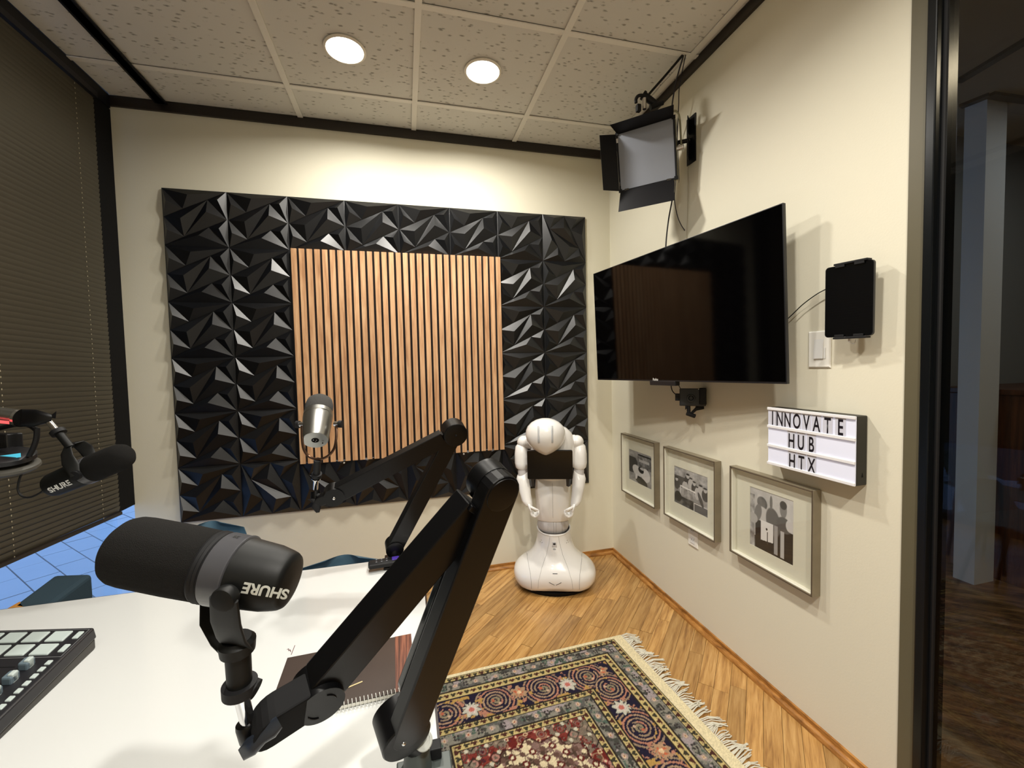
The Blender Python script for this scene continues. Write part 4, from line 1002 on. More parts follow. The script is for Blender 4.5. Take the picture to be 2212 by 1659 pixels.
# ------------------------------------------------------------------ table
M_TOP = mat('white_gloss_laminate', srgb(202, 204, 203), 0.14, coat=0.3)
M_EDGE = mat('dark_table_edge', srgb(38, 26, 24), 0.4)
M_STEELD = mat('dark_table_leg', (0.02, 0.02, 0.022), 0.4, metal=0.6)
tbl = thing('white_table', 'large glossy white meeting table in the foreground', 'table', (-0.6, 0.75, 0))
TX0, TX1, TY0, TY1 = -1.22, 0.030, 0.22, 1.285
MB().box((TX0, TY0, 0.712), (TX1, TY1, 0.74)).build('tabletop', M_TOP, tbl, bevel=0.0015)
MB().box((TX1 - 0.0005, TY0, 0.711), (TX1 + 0.0035, TY1 + 0.002, 0.7395)).box((TX0, TY1 - 0.0005, 0.711), (TX1, TY1 + 0.002, 0.739)).build('edge_band', M_EDGE, tbl)
for x in (TX0 + 0.08, TX1 - 0.10):
    for y in (TY0 + 0.08, TY1 - 0.12):
        MB().box((x - 0.025, y - 0.025, 0.0102 if x > -.3 and y > .6 else 0), (x + 0.025, y + 0.025, 0.712)).build('leg', M_STEELD, tbl, bevel=0.003)
MB().box((TX0 + 0.08, TY0 + 0.07, 0.66), (TX1 - 0.10, TY0 + 0.09, 0.712)).box((TX0 + 0.08, TY1 - 0.13, 0.66), (TX1 - 0.10, TY1 - 0.11, 0.712)).build('rail', M_STEELD, tbl)
# marker scribble left on the white top
M_MARK = mat('brown_marker_ink', srgb(92, 40, 34), 0.6)
p0 = V((-0.2398, 0.9329, 0.7405)); p1 = V((-0.2398, 0.9040, 0.7405))
mk = MB().tube([p0, (p0 + p1) / 2, p1], 0.0006, n=4)
s0 = V((-0.2522, 0.9233, 0.7405)); s1 = V((-0.2429, 0.9134, 0.7405))
mk.tube([s0, s0 * .7 + s1 * .3 + Vector((0, .004, 0)), s0 * .5 + s1 * .5, s0 * .3 + s1 * .7 + Vector((0, .004, 0)), s1], 0.0006, n=4)
mk.build('marker_scribble', M_MARK, tbl)

# ------------------------------------------------------------------ chairs beyond the table
M_BLUE = mat('slate_blue_shell', srgb(72, 104, 124), 0.45)
M_CLEG = mat('chair_leg_metal', (0.05, 0.05, 0.055), 0.35, metal=0.8)
def shell_chair(cx, cy, top, label, rot=0.0, w=0.225):
    T = Matrix.Translation((cx, cy, 0)) @ Matrix.Rotation(rot, 4, 'Z')
    t = thing('shell_chair', label, 'chair', (cx, cy, 0), 'blue shell chairs behind the table')
    seat = 0.44
    def sheet(secs, nm):
        a = MB(T)
        for th_ in (0,):
            rr = []
            for P in secs:
                front_ = [Vector(p) for p in P]; back = [p + Vector((0, .010, -.004)) for p in reversed(front_)]
                rr.append(front_ + back)
            a.rings(rr)
        a.build(nm, M_BLUE, t, smooth=True, angle=70, bevel=0)
    sheet([[(x, y + 0.10 * (x / w) ** 2 * .3, seat + 0.03 * (x / w) ** 2 + (0.015 if y > .1 else 0)) for x in np.linspace(-w, w, 11)] for y in (-.22, -.12, 0, .10, .17)], 'seat')
    sec = []
    for k in np.linspace(0, 1, 9):
        ww = w * (1 - 0.10 * k) * (math.sqrt(max(0.02, 1 - ((k - .80) / .21) ** 2)) if k > .80 else 1)
        z = seat + 0.02 + (top - seat - 0.02) * k; y = 0.17 + 0.07 * k
        sec.append([(x * ww, y - 0.055 * (x) ** 2 * (1 - .3 * k), z) for x in np.linspace(-1, 1, 11)])
    sheet(sec, 'backrest')
    for sx in (-1, 1):
        for sy in (-1, 1):
            MB(T).cyl((sx * .13, sy * .11, seat - .005), (sx * w * .95, sy * w * .95, 0.0105 if cy < 1.5 and sx > 0 else 0), .011, .009, 10).build('leg', M_CLEG, t, smooth=True)
shell_chair(-0.790, 1.77, 0.682, 'slate blue shell chair near the wall, its round back just above the near microphone', rot=0.1, w=0.150)
shell_chair(-0.250, 1.375, 0.632, 'low slate blue shell chair behind the table, left of the remote control', rot=-0.05, w=0.205)
# dark teal padded armchair at the window side
M_TEAL = mat('dark_teal_fabric', srgb(22, 46, 58), 0.85, bump=0.2, bscale=700)
M_TAN = mat('tan_wood_arm', srgb(176, 122, 56), 0.45, var=0.1)
ac = thing('armchair', 'dark teal upholstered armchair with tan wooden arm by the window', 'chair', (-1.02, 1.60, 0))
za = 0.70
A_, B_, C_, D_ = V((-1.0381, 1.4164, 0.7000)), V((-1.0620, 1.5716, 0.7000)), V((-0.9517, 1.5473, 0.7000)), V((-0.9382, 1.3729, 0.7000))
A_ = A_ + (A_ - B_) * .25; D_ = D_ + (D_ - C_) * .25
MB().prism([A_, D_, C_, B_], (0, 0, -0.26)).build('backrest', M_TEAL, ac, bevel=0.012, seg=3)
MB().box((-1.17, 1.33, 0.30), (-0.90, 1.62, 0.44)).build('seat', M_TEAL, ac, bevel=0.02, seg=3)
a0 = V((-1.0388, 1.3671, 0.7000)); a1 = V((-1.0356, 1.4156, 0.7000)); a2 = V((-0.9879, 1.3674, 0.7000)); a3 = V((-0.9927, 1.3181, 0.7000))
MB().prism([a0, a3, a2, a1], (0, 0, -0.03)).build('arm', M_TAN, ac, bevel=0.004)
for x, y in ((-1.15, 1.36), (-0.92, 1.36), (-1.15, 1.59), (-0.92, 1.59)):
    MB().cyl((x, y, 0.31), (x, y, 0), 0.016, 0.012, 10).build('leg', M_TAN, ac, smooth=True)
MB().cyl((-1.16, 1.36, 0.42), a3 + Vector((.0, 0.01, -.02)), 0.012, n=8).build('arm_post', M_TAN, ac)

# ------------------------------------------------------------------ microphones
M_BANDM = mat('satin_rubber_band', (0.06, 0.06, 0.066), 0.30, spec=0.6)
M_MICBODY = mat('microphone_black_metal', (0.0045, 0.0048, 0.0046), 0.5, spec=0.25)
M_WHITEINK = mat('pale_lettering', (0.45, 0.46, 0.42), 0.5)
CAMPOS = Vector((0, 0, 1.31))
def around(cp, a, ref_down):
    """directions around an axis: facing the room viewer and downwards"""
    nc = (CAMPOS - cp); nc = (nc - a * nc.dot(a)).normalized(); dn = a.cross(nc).normalized()
    if dn.dot(V(ref_down)) < 0: dn = -dn
    return nc, dn
def lettering_on_barrel(txt, m_, parent, c_at, a, nc, dn, R, phi0, t0, size, flip, xs=0.95, taper=0.0):
    me = text_mesh(txt, size=size, xs=xs, bold=size * 0.035, shear=0.12)
    # subdivide lightly so the print follows the curve
    bm = bmesh.new(); bm.from_mesh(me); bmesh.ops.triangulate(bm, faces=bm.faces[:])
    for v_ in bm.verts:
        x, y = v_.co.x, v_.co.y
        if flip: x, y = -x, -y
        rr_ = R - taper * (t0 + x) + 0.00035; ph = phi0 - y / R
        v_.co = c_at + a * (t0 + x) + (nc * math.cos(ph) + dn * math.sin(ph)) * rr_
    bm.to_mesh(me); bm.free(); me.materials.clear()
    return link('lettering', me, m_, parent)

# near microphone, black, side-on, big foam windscreen
F_ = V((-0.2602, 0.4713, 1.1424)); R_ = V((-0.1134, 0.4325, 1.1095)); a = (R_ - F_).normalized(); LN = (R_ - F_).length
micA = thing('microphone', 'large black broadcast microphone in the foreground with upside-down white lettering', 'microphone', F_, 'broadcast microphones on boom arms')
k = LN / 357.0
MB().lathe(F_, a, [(-.0125, 0.0), (-.0122, .010), (-.0108, .018), (-.008, .0245), (-.0035, .0290), (.0015, .0310), (.010, .0318), (.05, .0322), (k * 178, .0318), (k * 184, .0300)], 48).build('foam_windscreen', M_FOAM, micA, smooth=True, angle=60)
g_ = MB()
g_.lathe(F_ + a * (k * 182), a, [(0, .030), (0, .0318), (.002, .0326), (.004, .0310), (.0055, .0326), (.0075, .0312), (.009, .0322), (.011, .030)], 48)
g_.build('ribbed_collar', M_RUBBER, micA, smooth=True, angle=40)
g_ = MB().lathe(F_ + a * (k * 205), a, [(0, .0300), (0, .0320), (.001, .0326), (.018, .0324), (.0188, .0330), (.0200, .0330), (.0208, .0318), (.0208, .030)], 48)
g_.build('steel_band', M_BANDM, micA, smooth=True, angle=40)
t0 = k * 248
g_ = MB().lathe(F_ + a * t0, a, [(0, .0300), (.0004, .0312), (.030, .0292), (LN - t0 - .006, .0268), (LN - t0 - .002, .0256), (LN - t0 + .0008, .0238), (LN - t0 + .0020, .019), (LN - t0 + .0026, .0)], 48)
g_.build('body', M_MICBODY, micA, smooth=True, angle=50)
cpt = F_ + a * (k * 200); nc, dn = around(cpt, a, (0, 0, -1))
cl = F_ + a * (k * 343); nc2, dn2 = around(cl, a, (0, 0, -1))
lettering_on_barrel('SHURE', M_WHITEINK, micA, cl, a, nc2, dn2, .0286, math.radians(22), 0.0, .0122, True, xs=1.08, taper=0.07)
lettering_on_barrel('20', M_MICBODY, micA, F_ + a * (k * 228), a, nc2, dn2, .0326, math.radians(-58), 0.0, .0055, True)
# yoke of the near microphone
yo = micA
pd = (nc * math.cos(math.radians(35)) + dn * math.sin(math.radians(35))).normalized()
ax_c = F_ + a * (k * 276)
P1 = ax_c + pd * .0375; P2 = V((-0.1995, 0.4789, 1.0824))
MB().lathe(ax_c + pd * .0325, pd, [(0, .0095), (.002, .0105), (.0085, .0105), (.0100, .0098), (.0105, .008), (.0107, 0)], 36).build('pivot_knob', M_MICBODY, yo, smooth=True, angle=30)
MB().lathe(ax_c - a * (k * 70) - pd * .0325, -pd, [(0, .0115), (.002, .0125), (.0085, .0125), (.0105, .0115), (.011, .009), (.0112, 0)], 36).build('pivot_knob', M_MICBODY, yo, smooth=True, angle=30)
Yb = V((-0.1612, 0.4368, 1.0509)); Yt = V((-0.1623, 0.4404, 1.0106)); sd = (Yt - Yb).normalized()
def strap(p, q, w0, w1, th_, bulge=None):
    d_ = (q - p).normalized(); wd = a
    wd = (wd - d_ * wd.dot(d_)).normalized(); nn = d_.cross(wd).normalized()
    m1 = (p + q) / 2 + (bulge or Vector((0, 0, 0)))
    return MB().loft([(p, wd * w0, nn * th_), (p * .6 + q * .4 + (bulge or Vector()) * .8, wd * (w0 * 1.1 + w1 * 0) , nn * th_), (p * .25 + q * .75 + (bulge or Vector()) * .7, wd * (w0 * .5 + w1 * .5), nn * th_), (q, wd * w1, nn * th_)], 16, e=3.5)
strap(P1 + pd * .002, Yb, .0125, .0150, .0024, pd * .006).build('yoke_arm', M_MICBODY, yo, smooth=True, angle=40)
strap(P2, Yb + sd * .006, .0085, .0100, .0024, V((-0.1944, 0.4663, 1.0603)) - V((-0.1824, 0.4632, 1.0600))).build('yoke_arm', M_MICBODY, yo, smooth=True, angle=40)
MB().lathe(Yb - sd * .010, sd, [(0, .012), (.004, .0155), (.014, .0145), (.017, .0108), ((Yt - Yb).length + .012, .0104)], 24).build('stem', M_MICBODY, yo, smooth=True, angle=40)
Yn = V((-0.1626, 0.4419, 0.9985))
MB().lathe(Yt - sd * .004, sd, [(0, .011), (.0005, .0150), (.010, .0150), (.0115, .0125), (.012, .0)], 32).build('thumb_ring', M_RUBBER, yo, smooth=True, angle=30)
MB().cyl(Yt + V(a) * .009 - nc * .004, Yt + V(a) * .0145 + sd * .001 - nc * .004, .0085, n=18).build('lock_nut', M_RUBBER, yo, smooth=True, angle=30)
MB().cyl(Yt + sd * .006, V((-0.1628, 0.4585, 0.9538)), .0064, .0064, 20).build('threaded_post', M_CHROME, yo, smooth=True, angle=30)

# ------------------------------------------------------------------ boom arm of the near microphone
M_ARM = mat('boom_arm_black', (0.0016, 0.0016, 0.0020), 0.36, spec=0.25)
M_CHAN = mat('gloss_channel_cover', (0.0016, 0.0018, 0.0026), 0.10, spec=0.6)
M_ARMG = mat('boom_base_grey', srgb(70, 76, 74), 0.4, metal=0.3)
M_CAP = mat('pale_grey_cap', srgb(168, 170, 164), 0.4)
J0 = V((-0.0197, 0.5613, 0.8343)); J1 = V((0.0964, 0.4854, 1.1684)); J2 = V((-0.1033, 0.4850, 0.9587)); J3 = V((-0.1409, 0.4583, 0.9584))
nA = (J1 - J0).cross(J2 - J1).normalized()
if nA.dot(CAMPOS - J1) < 0: nA = -nA
armA = thing('boom_arm', 'big black boom arm across the foreground, clamped to the right edge of the table', 'boom arm', (-0.005, 0.56, 0.74), 'black boom arms')
d1 = (J1 - J0).normalized(); d2 = (J1 - J2).normalized(); u1 = nA.cross(d1).normalized()
def bar(p, q, nrm, h, t, off, name, par, m_=None, r0=True, r1=True, bev=0.0022):
    return MB().beam(p, q, nrm, h, t, r0, r1, off).build(name, m_ or M_ARM, par, bevel=bev, seg=2)
bar(J0 + d1 * .01, J1, nA, .048, .022, .012, 'lower_arm', armA)
bar(J0 + d1 * .055, J1 - d1 * .045, nA, .030, .012, -.016, 'cable_channel', armA, m_=M_CHAN)
bar(J2 + d2 * .012, J1 - d2 * .030, nA, .044, .032, -.004, 'upper_arm', armA, r1=False)
MB().obox(J1 - d2 * .034 + nA * .002, d2 * .0035, nA * .0135, nA.cross(d2) * .0185).build('arm_collar', M_ARM, armA, bevel=.001)
MB().cyl(J1 - nA * .015, J1 + nA * .004, .0255, .0245, 48).build('elbow_hub', M_ARM, armA, smooth=True, angle=30, bevel=0)
MB().lathe(J1 + nA * .0228, nA, [(0, .0215), (.0012, .0210), (.0016, .019), (.0014, .0)], 48).build('elbow_cap', M_ARM, armA, smooth=True, angle=25)
MB().lathe(J1 - nA * .0145, -nA, [(0, .0255), (.004, .0255), (.007, .023), (.0075, 0)], 48).build('elbow_cap', M_ARM, armA, smooth=True, angle=25)
for f_ in (-.010, -.0035, .003):
    rb = MB(); pts = []
    for q_ in range(8):
        an_ = -0.55 + 0.9 * q_ / 7; pts.append(J1 + nA * f_ + (-d2 * math.cos(an_) + nA.cross(d2) * (-math.sin(an_) if nA.cross(d2).z < 0 else math.sin(an_))) * .0262)
    rb.tube(pts, .0016, n=6, smooth=False); rb.build('hub_rib', M_ARM, armA, smooth=True)
MB().cyl(J0 - nA * .022, J0 + nA * .020, .0325, .0325, 48).build('lower_hub', M_ARM, armA, smooth=True, angle=30)
MB().lathe(J0 + nA * .0198, nA, [(0, .0325), (.0022, .031), (.003, .027), (.0026, 0)], 48).build('lower_cap', M_ARM, armA, smooth=True, angle=25)
MB().ball(J0 + nA * .0225 + u1 * .006 - d1 * 0.0, .0030, n=12, m=8).build('cap_screw', M_CHROME, armA, smooth=True)
bar(J3, J2, nA, .040, .030, 0.0, 'head_block', armA, m_=M_BLACKM)
MB().cyl(J2 - nA * .018, J2 + nA * .019, .0245, .0235, 40).build('head_hub', M_ARM, armA, smooth=True, angle=30)
for s_ in (-1, 1):
    pts = [J2 + nA * .0196 + (d2 * math.cos(an_) * s_ + nA.cross(d2) * math.sin(an_)) * .015 for an_ in np.linspace(-.5, .4, 6)]
    MB().tube(pts, .0006, n=5).build('cap_line', M_ARM, armA)
# socket and wing knob at the end
Sk = V((-0.1609, 0.4576, 0.9455)); sdn = (Sk - V((-0.1626, 0.4587, 0.9594))).normalized()
MB().lathe(Sk - sdn * .016, sdn, [(0, .0085), (0.0005, .0115), (.004, .012), (.018, .0105), (.022, .008), (.022, 0)], 24).build('socket', M_ARM, armA, smooth=True, angle=40)
wk = V((-0.1452, 0.4387, 0.9574)); wd1 = (V((-0.1528, 0.4351, 0.9487)) - V((-0.1302, 0.4353, 0.9650))).normalized()
wn = (CAMPOS - wk).normalized(); ws = wd1.cross(wn).normalized()
MB().loft([(wk + wd1 * .023, ws * .0055, wn * .004), (wk + wd1 * .012, ws * .0085, wn * .006), (wk, ws * .0065, wn * .008), (wk - wd1 * .010, ws * .0085, wn * .006), (wk - wd1 * .019, ws * .006, wn * .004)], 16, e=3).build('wing_knob', mat('knob_plastic', (0.012, 0.016, 0.024), 0.3), armA, smooth=True, angle=50)
MB().cyl(wk, Sk, .006, n=14).build('knob_shaft', M_ARM, armA, smooth=True)
# base post and table clamp
PT = V((-0.0014, 0.5803, 0.7868)); PB = Vector((PT.x, PT.y, 0.7425))
MB().cyl(J0 - d1 * .012 - nA * .004, PT, .018, .017, 20).build('neck', M_ARM, armA, smooth=True, angle=40)
MB().lathe(PB, (PT - PB), [(0, .024), (.006, .024), (.008, .020), ((PT - PB).length * .6, .018), ((PT - PB).length, .0165)], 32).build('base_post', M_ARMG, armA, smooth=True, angle=35)
kn_ = V((0.0079, 0.5632, 0.8038)); kd = (CAMPOS - kn_).normalized()
MB().lathe(kn_ - kd * .006, kd, [(0, .012), (.005, .012), (.0062, .011), (.0062, .0085), (.0055, .0083), (.0055, 0)], 32).build('tension_cap', M_CAP, armA, smooth=True, angle=30)
MB().box((-0.030, PB.y - .026, 0.7402), (0.046, PB.y + .020, 0.7485)).box((0.0345, PB.y - .026, 0.66), (0.046, PB.y + .020, 0.741)).box((-.02, PB.y - .026, 0.66), (0.046, PB.y + .020, 0.668)).build('table_clamp', M_ARMG, armA, bevel=.002)
cb_ = V((0.0249, 0.5967, 0.7570))
MB().box((cb_.x - .008, cb_.y - .009, .7485), (cb_.x + .008, cb_.y + .009, .765)).build('clamp_pad', M_RUBBER, armA, bevel=.0015)

# ------------------------------------------------------------------ middle boom arm at the far edge of the table
K0 = V((-0.0474, 1.2631, 0.7860)); K1 = V((0.1299, 1.1976, 1.1220)); K2 = V((-0.1956, 1.2009, 0.9735)); K3 = V((-0.2302, 1.1989, 0.9625))
nB = (K1 - K0).cross(K2 - K1).normalized()
if nB.dot(CAMPOS - K1) < 0: nB = -nB
e1 = (K1 - K0).normalized(); e2 = (K1 - K2).normalized()
armB = thing('boom_arm', 'smaller black boom arm standing at the far edge of the table before the wood slats', 'boom arm', (K0.x, K0.y - .03, .74), 'black boom arms')
bar(K0, K1 - e1 * .012, nB, .046, .032, 0, 'lower_arm', armB)
bar(K0 + e1 * .05, K1 - e1 * .06, nB, .030, .012, -.021, 'cable_channel', armB)
bar(K2 + e2 * .01, K1 - e2 * .034, nB, .046, .032, 0, 'upper_arm', armB, r1=False)
MB().obox(K1 - e2 * .033, e2 * .003, nB * .012, nB.cross(e2) * .016).build('arm_collar', M_ARM, armB, bevel=.001)
MB().cyl(K1 - nB * .024, K1 + nB * .022, .035, .034, 40).build('elbow_hub', M_ARM, armB, smooth=True, angle=30)
MB().lathe(K1 + nB * .0215, nB, [(0, .034), (.002, .033), (.003, .030), (.0028, 0)], 40).build('elbow_cap', M_ARM, armB, smooth=True, angle=25)
MB().ball(K1 + nB * .0242, .003, n=10, m=6).build('cap_screw', M_ARM, armB, smooth=True)
MB().cyl(K2 - nB * .018, K2 + nB * .019, .027, .026, 36).build('head_hub', M_ARM, armB, smooth=True, angle=30)
MB().ball(K2 + nB * .020, .0048, n=12, m=8).build('cap_screw', M_CHROME, armB, smooth=True)
bar(K3, K2, nB, .028, .022, 0, 'head_block', armB)
MB().cyl(K0 - nB * .02, K0 + nB * .019, .026, .025, 30).build('lower_hub', M_ARM, armB, smooth=True, angle=30)
MB().lathe((K0.x, min(K0.y, 1.262), .7415), (0, 0, 1), [(0, .026), (.006, .026), (.008, .020), (max(.02, K0.z - .745), .017)], 24).build('base_post', M_ARM, armB, smooth=True, angle=35)
MB().box((K0.x - .03, 1.215, .7402), (K0.x + .03, 1.302, .747)).box((K0.x - .03, 1.292, .67), (K0.x + .03, 1.302, .7405)).build('table_clamp', M_ARM, armB, bevel=.002)
w3 = V((-0.2402, 1.1960, 0.9569)); wv = (CAMPOS - w3).normalized(); wh = wv.cross(Vector((0, 0, 1))).normalized(); wu = wh.cross(wv).normalized()
if wu.z < 0: wu = -wu
MB().loft([(w3 - wu * .026 - wh * .003, wh * .004, wv * .004), (w3 - wu * .010, wh * .012, wv * .006), (w3, wh * .007, wv * .008), (w3 + wu * .007, wh * .014, wv * .006), (w3 + wu * .012 + wh * .004, wh * .016, wv * .004)], 12, e=3).build('wing_knob', M_RUBBER, armB, smooth=True, angle=50)
sk = V((-0.2428, 1.2078, 0.9761))
MB().cyl(sk - wu * .010, sk + wu * .008, .013, .012, 18).build('socket', M_ARM, armB, smooth=True, angle=40)
MB().cyl(sk, K3, .011, n=14).build('neck', M_ARM, armB, smooth=True)

# silver microphone on the middle arm, seen from behind and below
rc = V((-0.2382, 1.2082, 1.1218)); cr = Vector((-0.1186, 1.1778, 1.1190)) - rc; cu = Vector((-0.2342, 1.2129, 1.2451)) - rc
cr.normalize(); cu.normalize(); cf = (rc - CAMPOS).normalized()
am = (cf * math.cos(math.radians(46)) + (cu * .985 + cr * .12) * math.sin(math.radians(46))).normalized()
micB = thing('microphone', 'silver broadcast microphone with dark foam top in front of the wood slats', 'microphone', rc, 'broadcast microphones on boom arms')
MB().lathe(rc, am, [(0, .029), (0, .0315), (.003, .033), (.078, .0385), (.078, .034)], 40).build('body', M_STEEL, micB, smooth=True, angle=40)
MB().lathe(rc, am, [(.0005, 0.0), (.0005, .0295), (.002, .031)], 40).build('rear_plate', mat('rear_plate_grey', srgb(96, 98, 94), 0.55), micB)
MB().lathe(rc - am * .0006, am, [(0, .0), (0, .0095), (.002, .0095)], 24).build('connector_socket', M_BLACKM, micB)
for x_, y_ in ((-.004, .002), (.004, .002), (0, -.004)):
    uu = am.cross(cr).normalized(); p_ = rc - am * .0012 + cr * x_ + (uu if uu.z > 0 else -uu) * y_
    MB().ball(p_, .0013, n=8, m=6).build('contact_pin', M_CHROME, micB, smooth=True)
for sgn in (-1, 1):
    uu = am.cross(cr).normalized(); uu = uu if uu.z > 0 else -uu
    MB().ball(rc - am * .0003 - cr * .016 * sgn + uu * .012 * sgn, .0020, n=8, m=6).build('screw', M_BLACKM, micB)
MB().lathe(rc + am * .078, am, [(0, .036), (0, .0378), (.002, .0385), (.004, .0372), (.006, .0385), (.018, .0385), (.0195, .037)], 40).build('steel_band', M_STEEL, micB, smooth=True, angle=30)
MB().lathe(rc + am * .097, am, [(0, .0355), (.003, .037), (.030, .037), (.044, .034), (.053, .026), (.058, .014), (.059, 0)], 40).build('foam_windscreen', mat('grey_foam', (0.05, 0.048, 0.045), 0.95, bump=0.6, bscale=900), micB, smooth=True, angle=60)
yB = micB
pB = rc + am * .072
L1 = V((-0.2764, 1.2404, 1.1619)); L2 = V((-0.1850, 1.2172, 1.1611))
for p_, s_ in ((L1, -1), (L2, 1)):
    MB().cyl(p_ - cr * .006, p_ + cr * .006, .0075, n=16).build('pivot_screw', M_CHROME, yB, smooth=True, angle=30)
    MB().cyl(p_ + cr * s_ * .006, p_ + cr * s_ * .015, .010, n=16).build('pivot_knob', M_RUBBER, yB, smooth=True, angle=30)
MB().tube([L1, (-0.2668, 1.1951, 1.1271), (-0.2606, 1.1820, 1.1023), (-0.2472, 1.1778, 1.0840), (-0.2253, 1.1719, 1.0775), (-0.2029, 1.1666, 1.0841), (-0.1860, 1.1632, 1.1030), (-0.1810, 1.1734, 1.1276), L2], .0034, n=8).build('u_bracket', mat('dark_bronze_steel', (0.10, 0.055, 0.035), 0.3, metal=0.9), yB, smooth=True)
b0 = V((-0.2277, 1.1725, 1.0763)); b1 = V((-0.2366, 1.1985, 1.0305)); b2 = V((-0.2392, 1.2038, 1.0194))
MB().cyl(b0, b1, .0088, .0088, 20).build('stem', M_RUBBER, yB, smooth=True, angle=40)
MB().lathe(b1 - (b1 - b0).normalized() * .006, (b1 - b0), [(0, .009), (.001, .013), (.011, .013), (.012, .009), (.013, 0)], 24).build('thumb_ring', M_RUBBER, yB, smooth=True, angle=30)
MB().lathe(b2 - (b1 - b0).normalized() * .003, (b1 - b0), [(0, .0115), (.002, .0115), (.003, .0065), (.040, .0065)], 20).build('threaded_post', M_CHROME, yB, smooth=True, angle=30)

# ------------------------------------------------------------------ left microphone in front of the blind
Fc = V((-0.6613, 1.1912, 1.1137)); Rc = V((-0.8215, 1.2288, 1.0491)); ac_ = (Rc - Fc).normalized(); LC = (Rc - Fc).length; kc = LC / 160.0
micC = thing('microphone', 'black microphone hanging in front of the window blind, white lettering on its side', 'microphone', Fc, 'broadcast microphones on boom arms')
MB().lathe(Fc, ac_, [(-.022, 0), (-.0215, .010), (-.018, .019), (-.010, .027), (0, .031), (.02, .0325), (kc * 62, .0325), (kc * 66, .030)], 40).build('foam_windscreen', M_FOAM, micC, smooth=True, angle=60)
MB().lathe(Fc + ac_ * (kc * 66), ac_, [(0, .030), (0, .0325), (.018, .0325), (.020, .030)], 40).build('steel_band', M_BANDM, micC, smooth=True, angle=30)
MB().lathe(Fc + ac_ * (kc * 84), ac_, [(0, .030), (.0005, .0315), (LC - kc * 84 - .006, .0285), (LC - kc * 84, .0265), (LC - kc * 84, .0)], 40).build('body', M_MICBODY, micC, smooth=True, angle=40)
cm = Fc + ac_ * (kc * 122); ncc, dnc = around(cm, ac_, (0, 0, -1))
lettering_on_barrel('SHURE', mat('white_lettering', (0.72, 0.72, 0.70), 0.5), micC, cm, -ac_, ncc, dnc, .0305, math.radians(18), 0.0, .0185, False, xs=1.0, taper=-0.03)
MB().cyl(Rc, Rc + ac_ * .022, .0065, n=14).build('plug', mat('brass_plug', (0.62, 0.55, 0.36), 0.25, metal=1.0), micC, smooth=True, angle=30)
MB().tube([Rc + ac_ * .02, (-0.8520, 1.2357, 1.0311), (-0.8737, 1.2408, 1.0217), (-0.8929, 1.2458, 1.0243), (-0.9020, 1.2488, 1.0400), (-0.8979, 1.2489, 1.0652), (-0.8866, 1.2470, 1.0870), (-0.8862, 1.2580, 1.1012)], .0022, n=7).build('lead', M_RUBBER, micC, smooth=True)
yC = micC
for off_ in (.036, -.036):
    pc_ = Fc + ac_ * (kc * 72)
    sd_ = ncc * off_
    MB().cyl(pc_ + sd_ * .92, pc_ + sd_ * 1.12, .011, n=18).build('pivot_knob', M_RUBBER, yC, smooth=True, angle=30)
    st_ = V((-0.7800, 1.2226, 1.1429))
    wdir = ac_
    if off_ > 0: way = [(V((-0.7810, 1.2229, 1.1440)), .008), (V((-0.7801, 1.2117, 1.1306)), .012), (V((-0.7619, 1.1857, 1.1138)), .014), (V((-0.7462, 1.1758, 1.0965)), .013), (pc_ + sd_ * 1.06, .010)]
    else: way = [(V((-0.7777, 1.2223, 1.1472)), .008), (V((-0.7758, 1.2423, 1.1447)), .012), (V((-0.7662, 1.2495, 1.1302)), .014), (V((-0.7574, 1.2514, 1.1085)), .012), (pc_ + sd_ * 1.06, .010)]
    secs = []
    for i_, (p_, w_) in enumerate(way):
        t_ = (way[min(i_ + 1, 4)][0] - way[max(i_ - 1, 0)][0]).normalized(); s1_ = t_.cross(ncc).normalized()
        secs.append((p_, (ncc * .6 + s1_ * .8).normalized() * w_, s1_.cross(t_).cross(ncc * .6 + s1_ * .8).normalized() * .0022 if False else t_.cross(ncc * .6 + s1_ * .8).normalized() * .0024))
    MB().loft(secs, 14, e=3).build('yoke_arm', M_MICBODY, yC, smooth=True, angle=50)
q0_ = V((-0.7780, 1.2219, 1.1384)); q1_ = V((-0.8036, 1.2300, 1.1732)); q2_ = V((-0.8252, 1.2367, 1.2001)); qd = (q2_ - q0_).normalized()
MB().cyl(q0_, q1_, .0085, n=18).build('stem', M_MICBODY, yC, smooth=True, angle=40)
MB().lathe(q1_ - qd * .004, qd, [(0, .009), (.001, .0145), (.011, .0145), (.012, .009), (.012, 0)], 24).build('thumb_ring', M_RUBBER, yC, smooth=True, angle=30)
MB().cyl(q1_, q2_, .0068, n=18).build('threaded_post', M_CHROME, yC, smooth=True, angle=30)
armC = thing('boom_arm', 'black and silver boom arm entering from the left edge above the table', 'boom arm', (-1.10, 0.42, .74), 'black boom arms')
g0 = V((-0.8281, 1.2379, 1.2090)); g1 = V((-0.8800, 1.2408, 1.2114)); g2 = V((-0.9817, 1.2569, 1.2257)); g3 = V((-1.2240, 1.2899, 1.2795))
nn_ = (CAMPOS - g1).normalized(); gu = nn_.cross((g0 - g1).normalized()).normalized()
MB().loft([(g1, gu * .021, nn_ * .02), (g1 * .5 + g0 * .5, gu * .0205, nn_ * .018), (g0, gu * .012, nn_ * .012), (g0 + (g0 - g1).normalized() * .008, gu * .007, nn_ * .007)], 20, e=3).build('head_block', M_ARM, armC, smooth=True, angle=40)
MB().loft([(V((-0.8183, 1.2356, 1.2132)), gu * .004, nn_ * .004), (V((-0.8086, 1.2333, 1.2162)), gu * .009, nn_ * .003)], 10).build('wing_knob', M_RUBBER, armC, smooth=True)
MB().cyl(g1, g3, .0185, .0185, 28).build('upper_arm', M_STEEL, armC, smooth=True, angle=40)
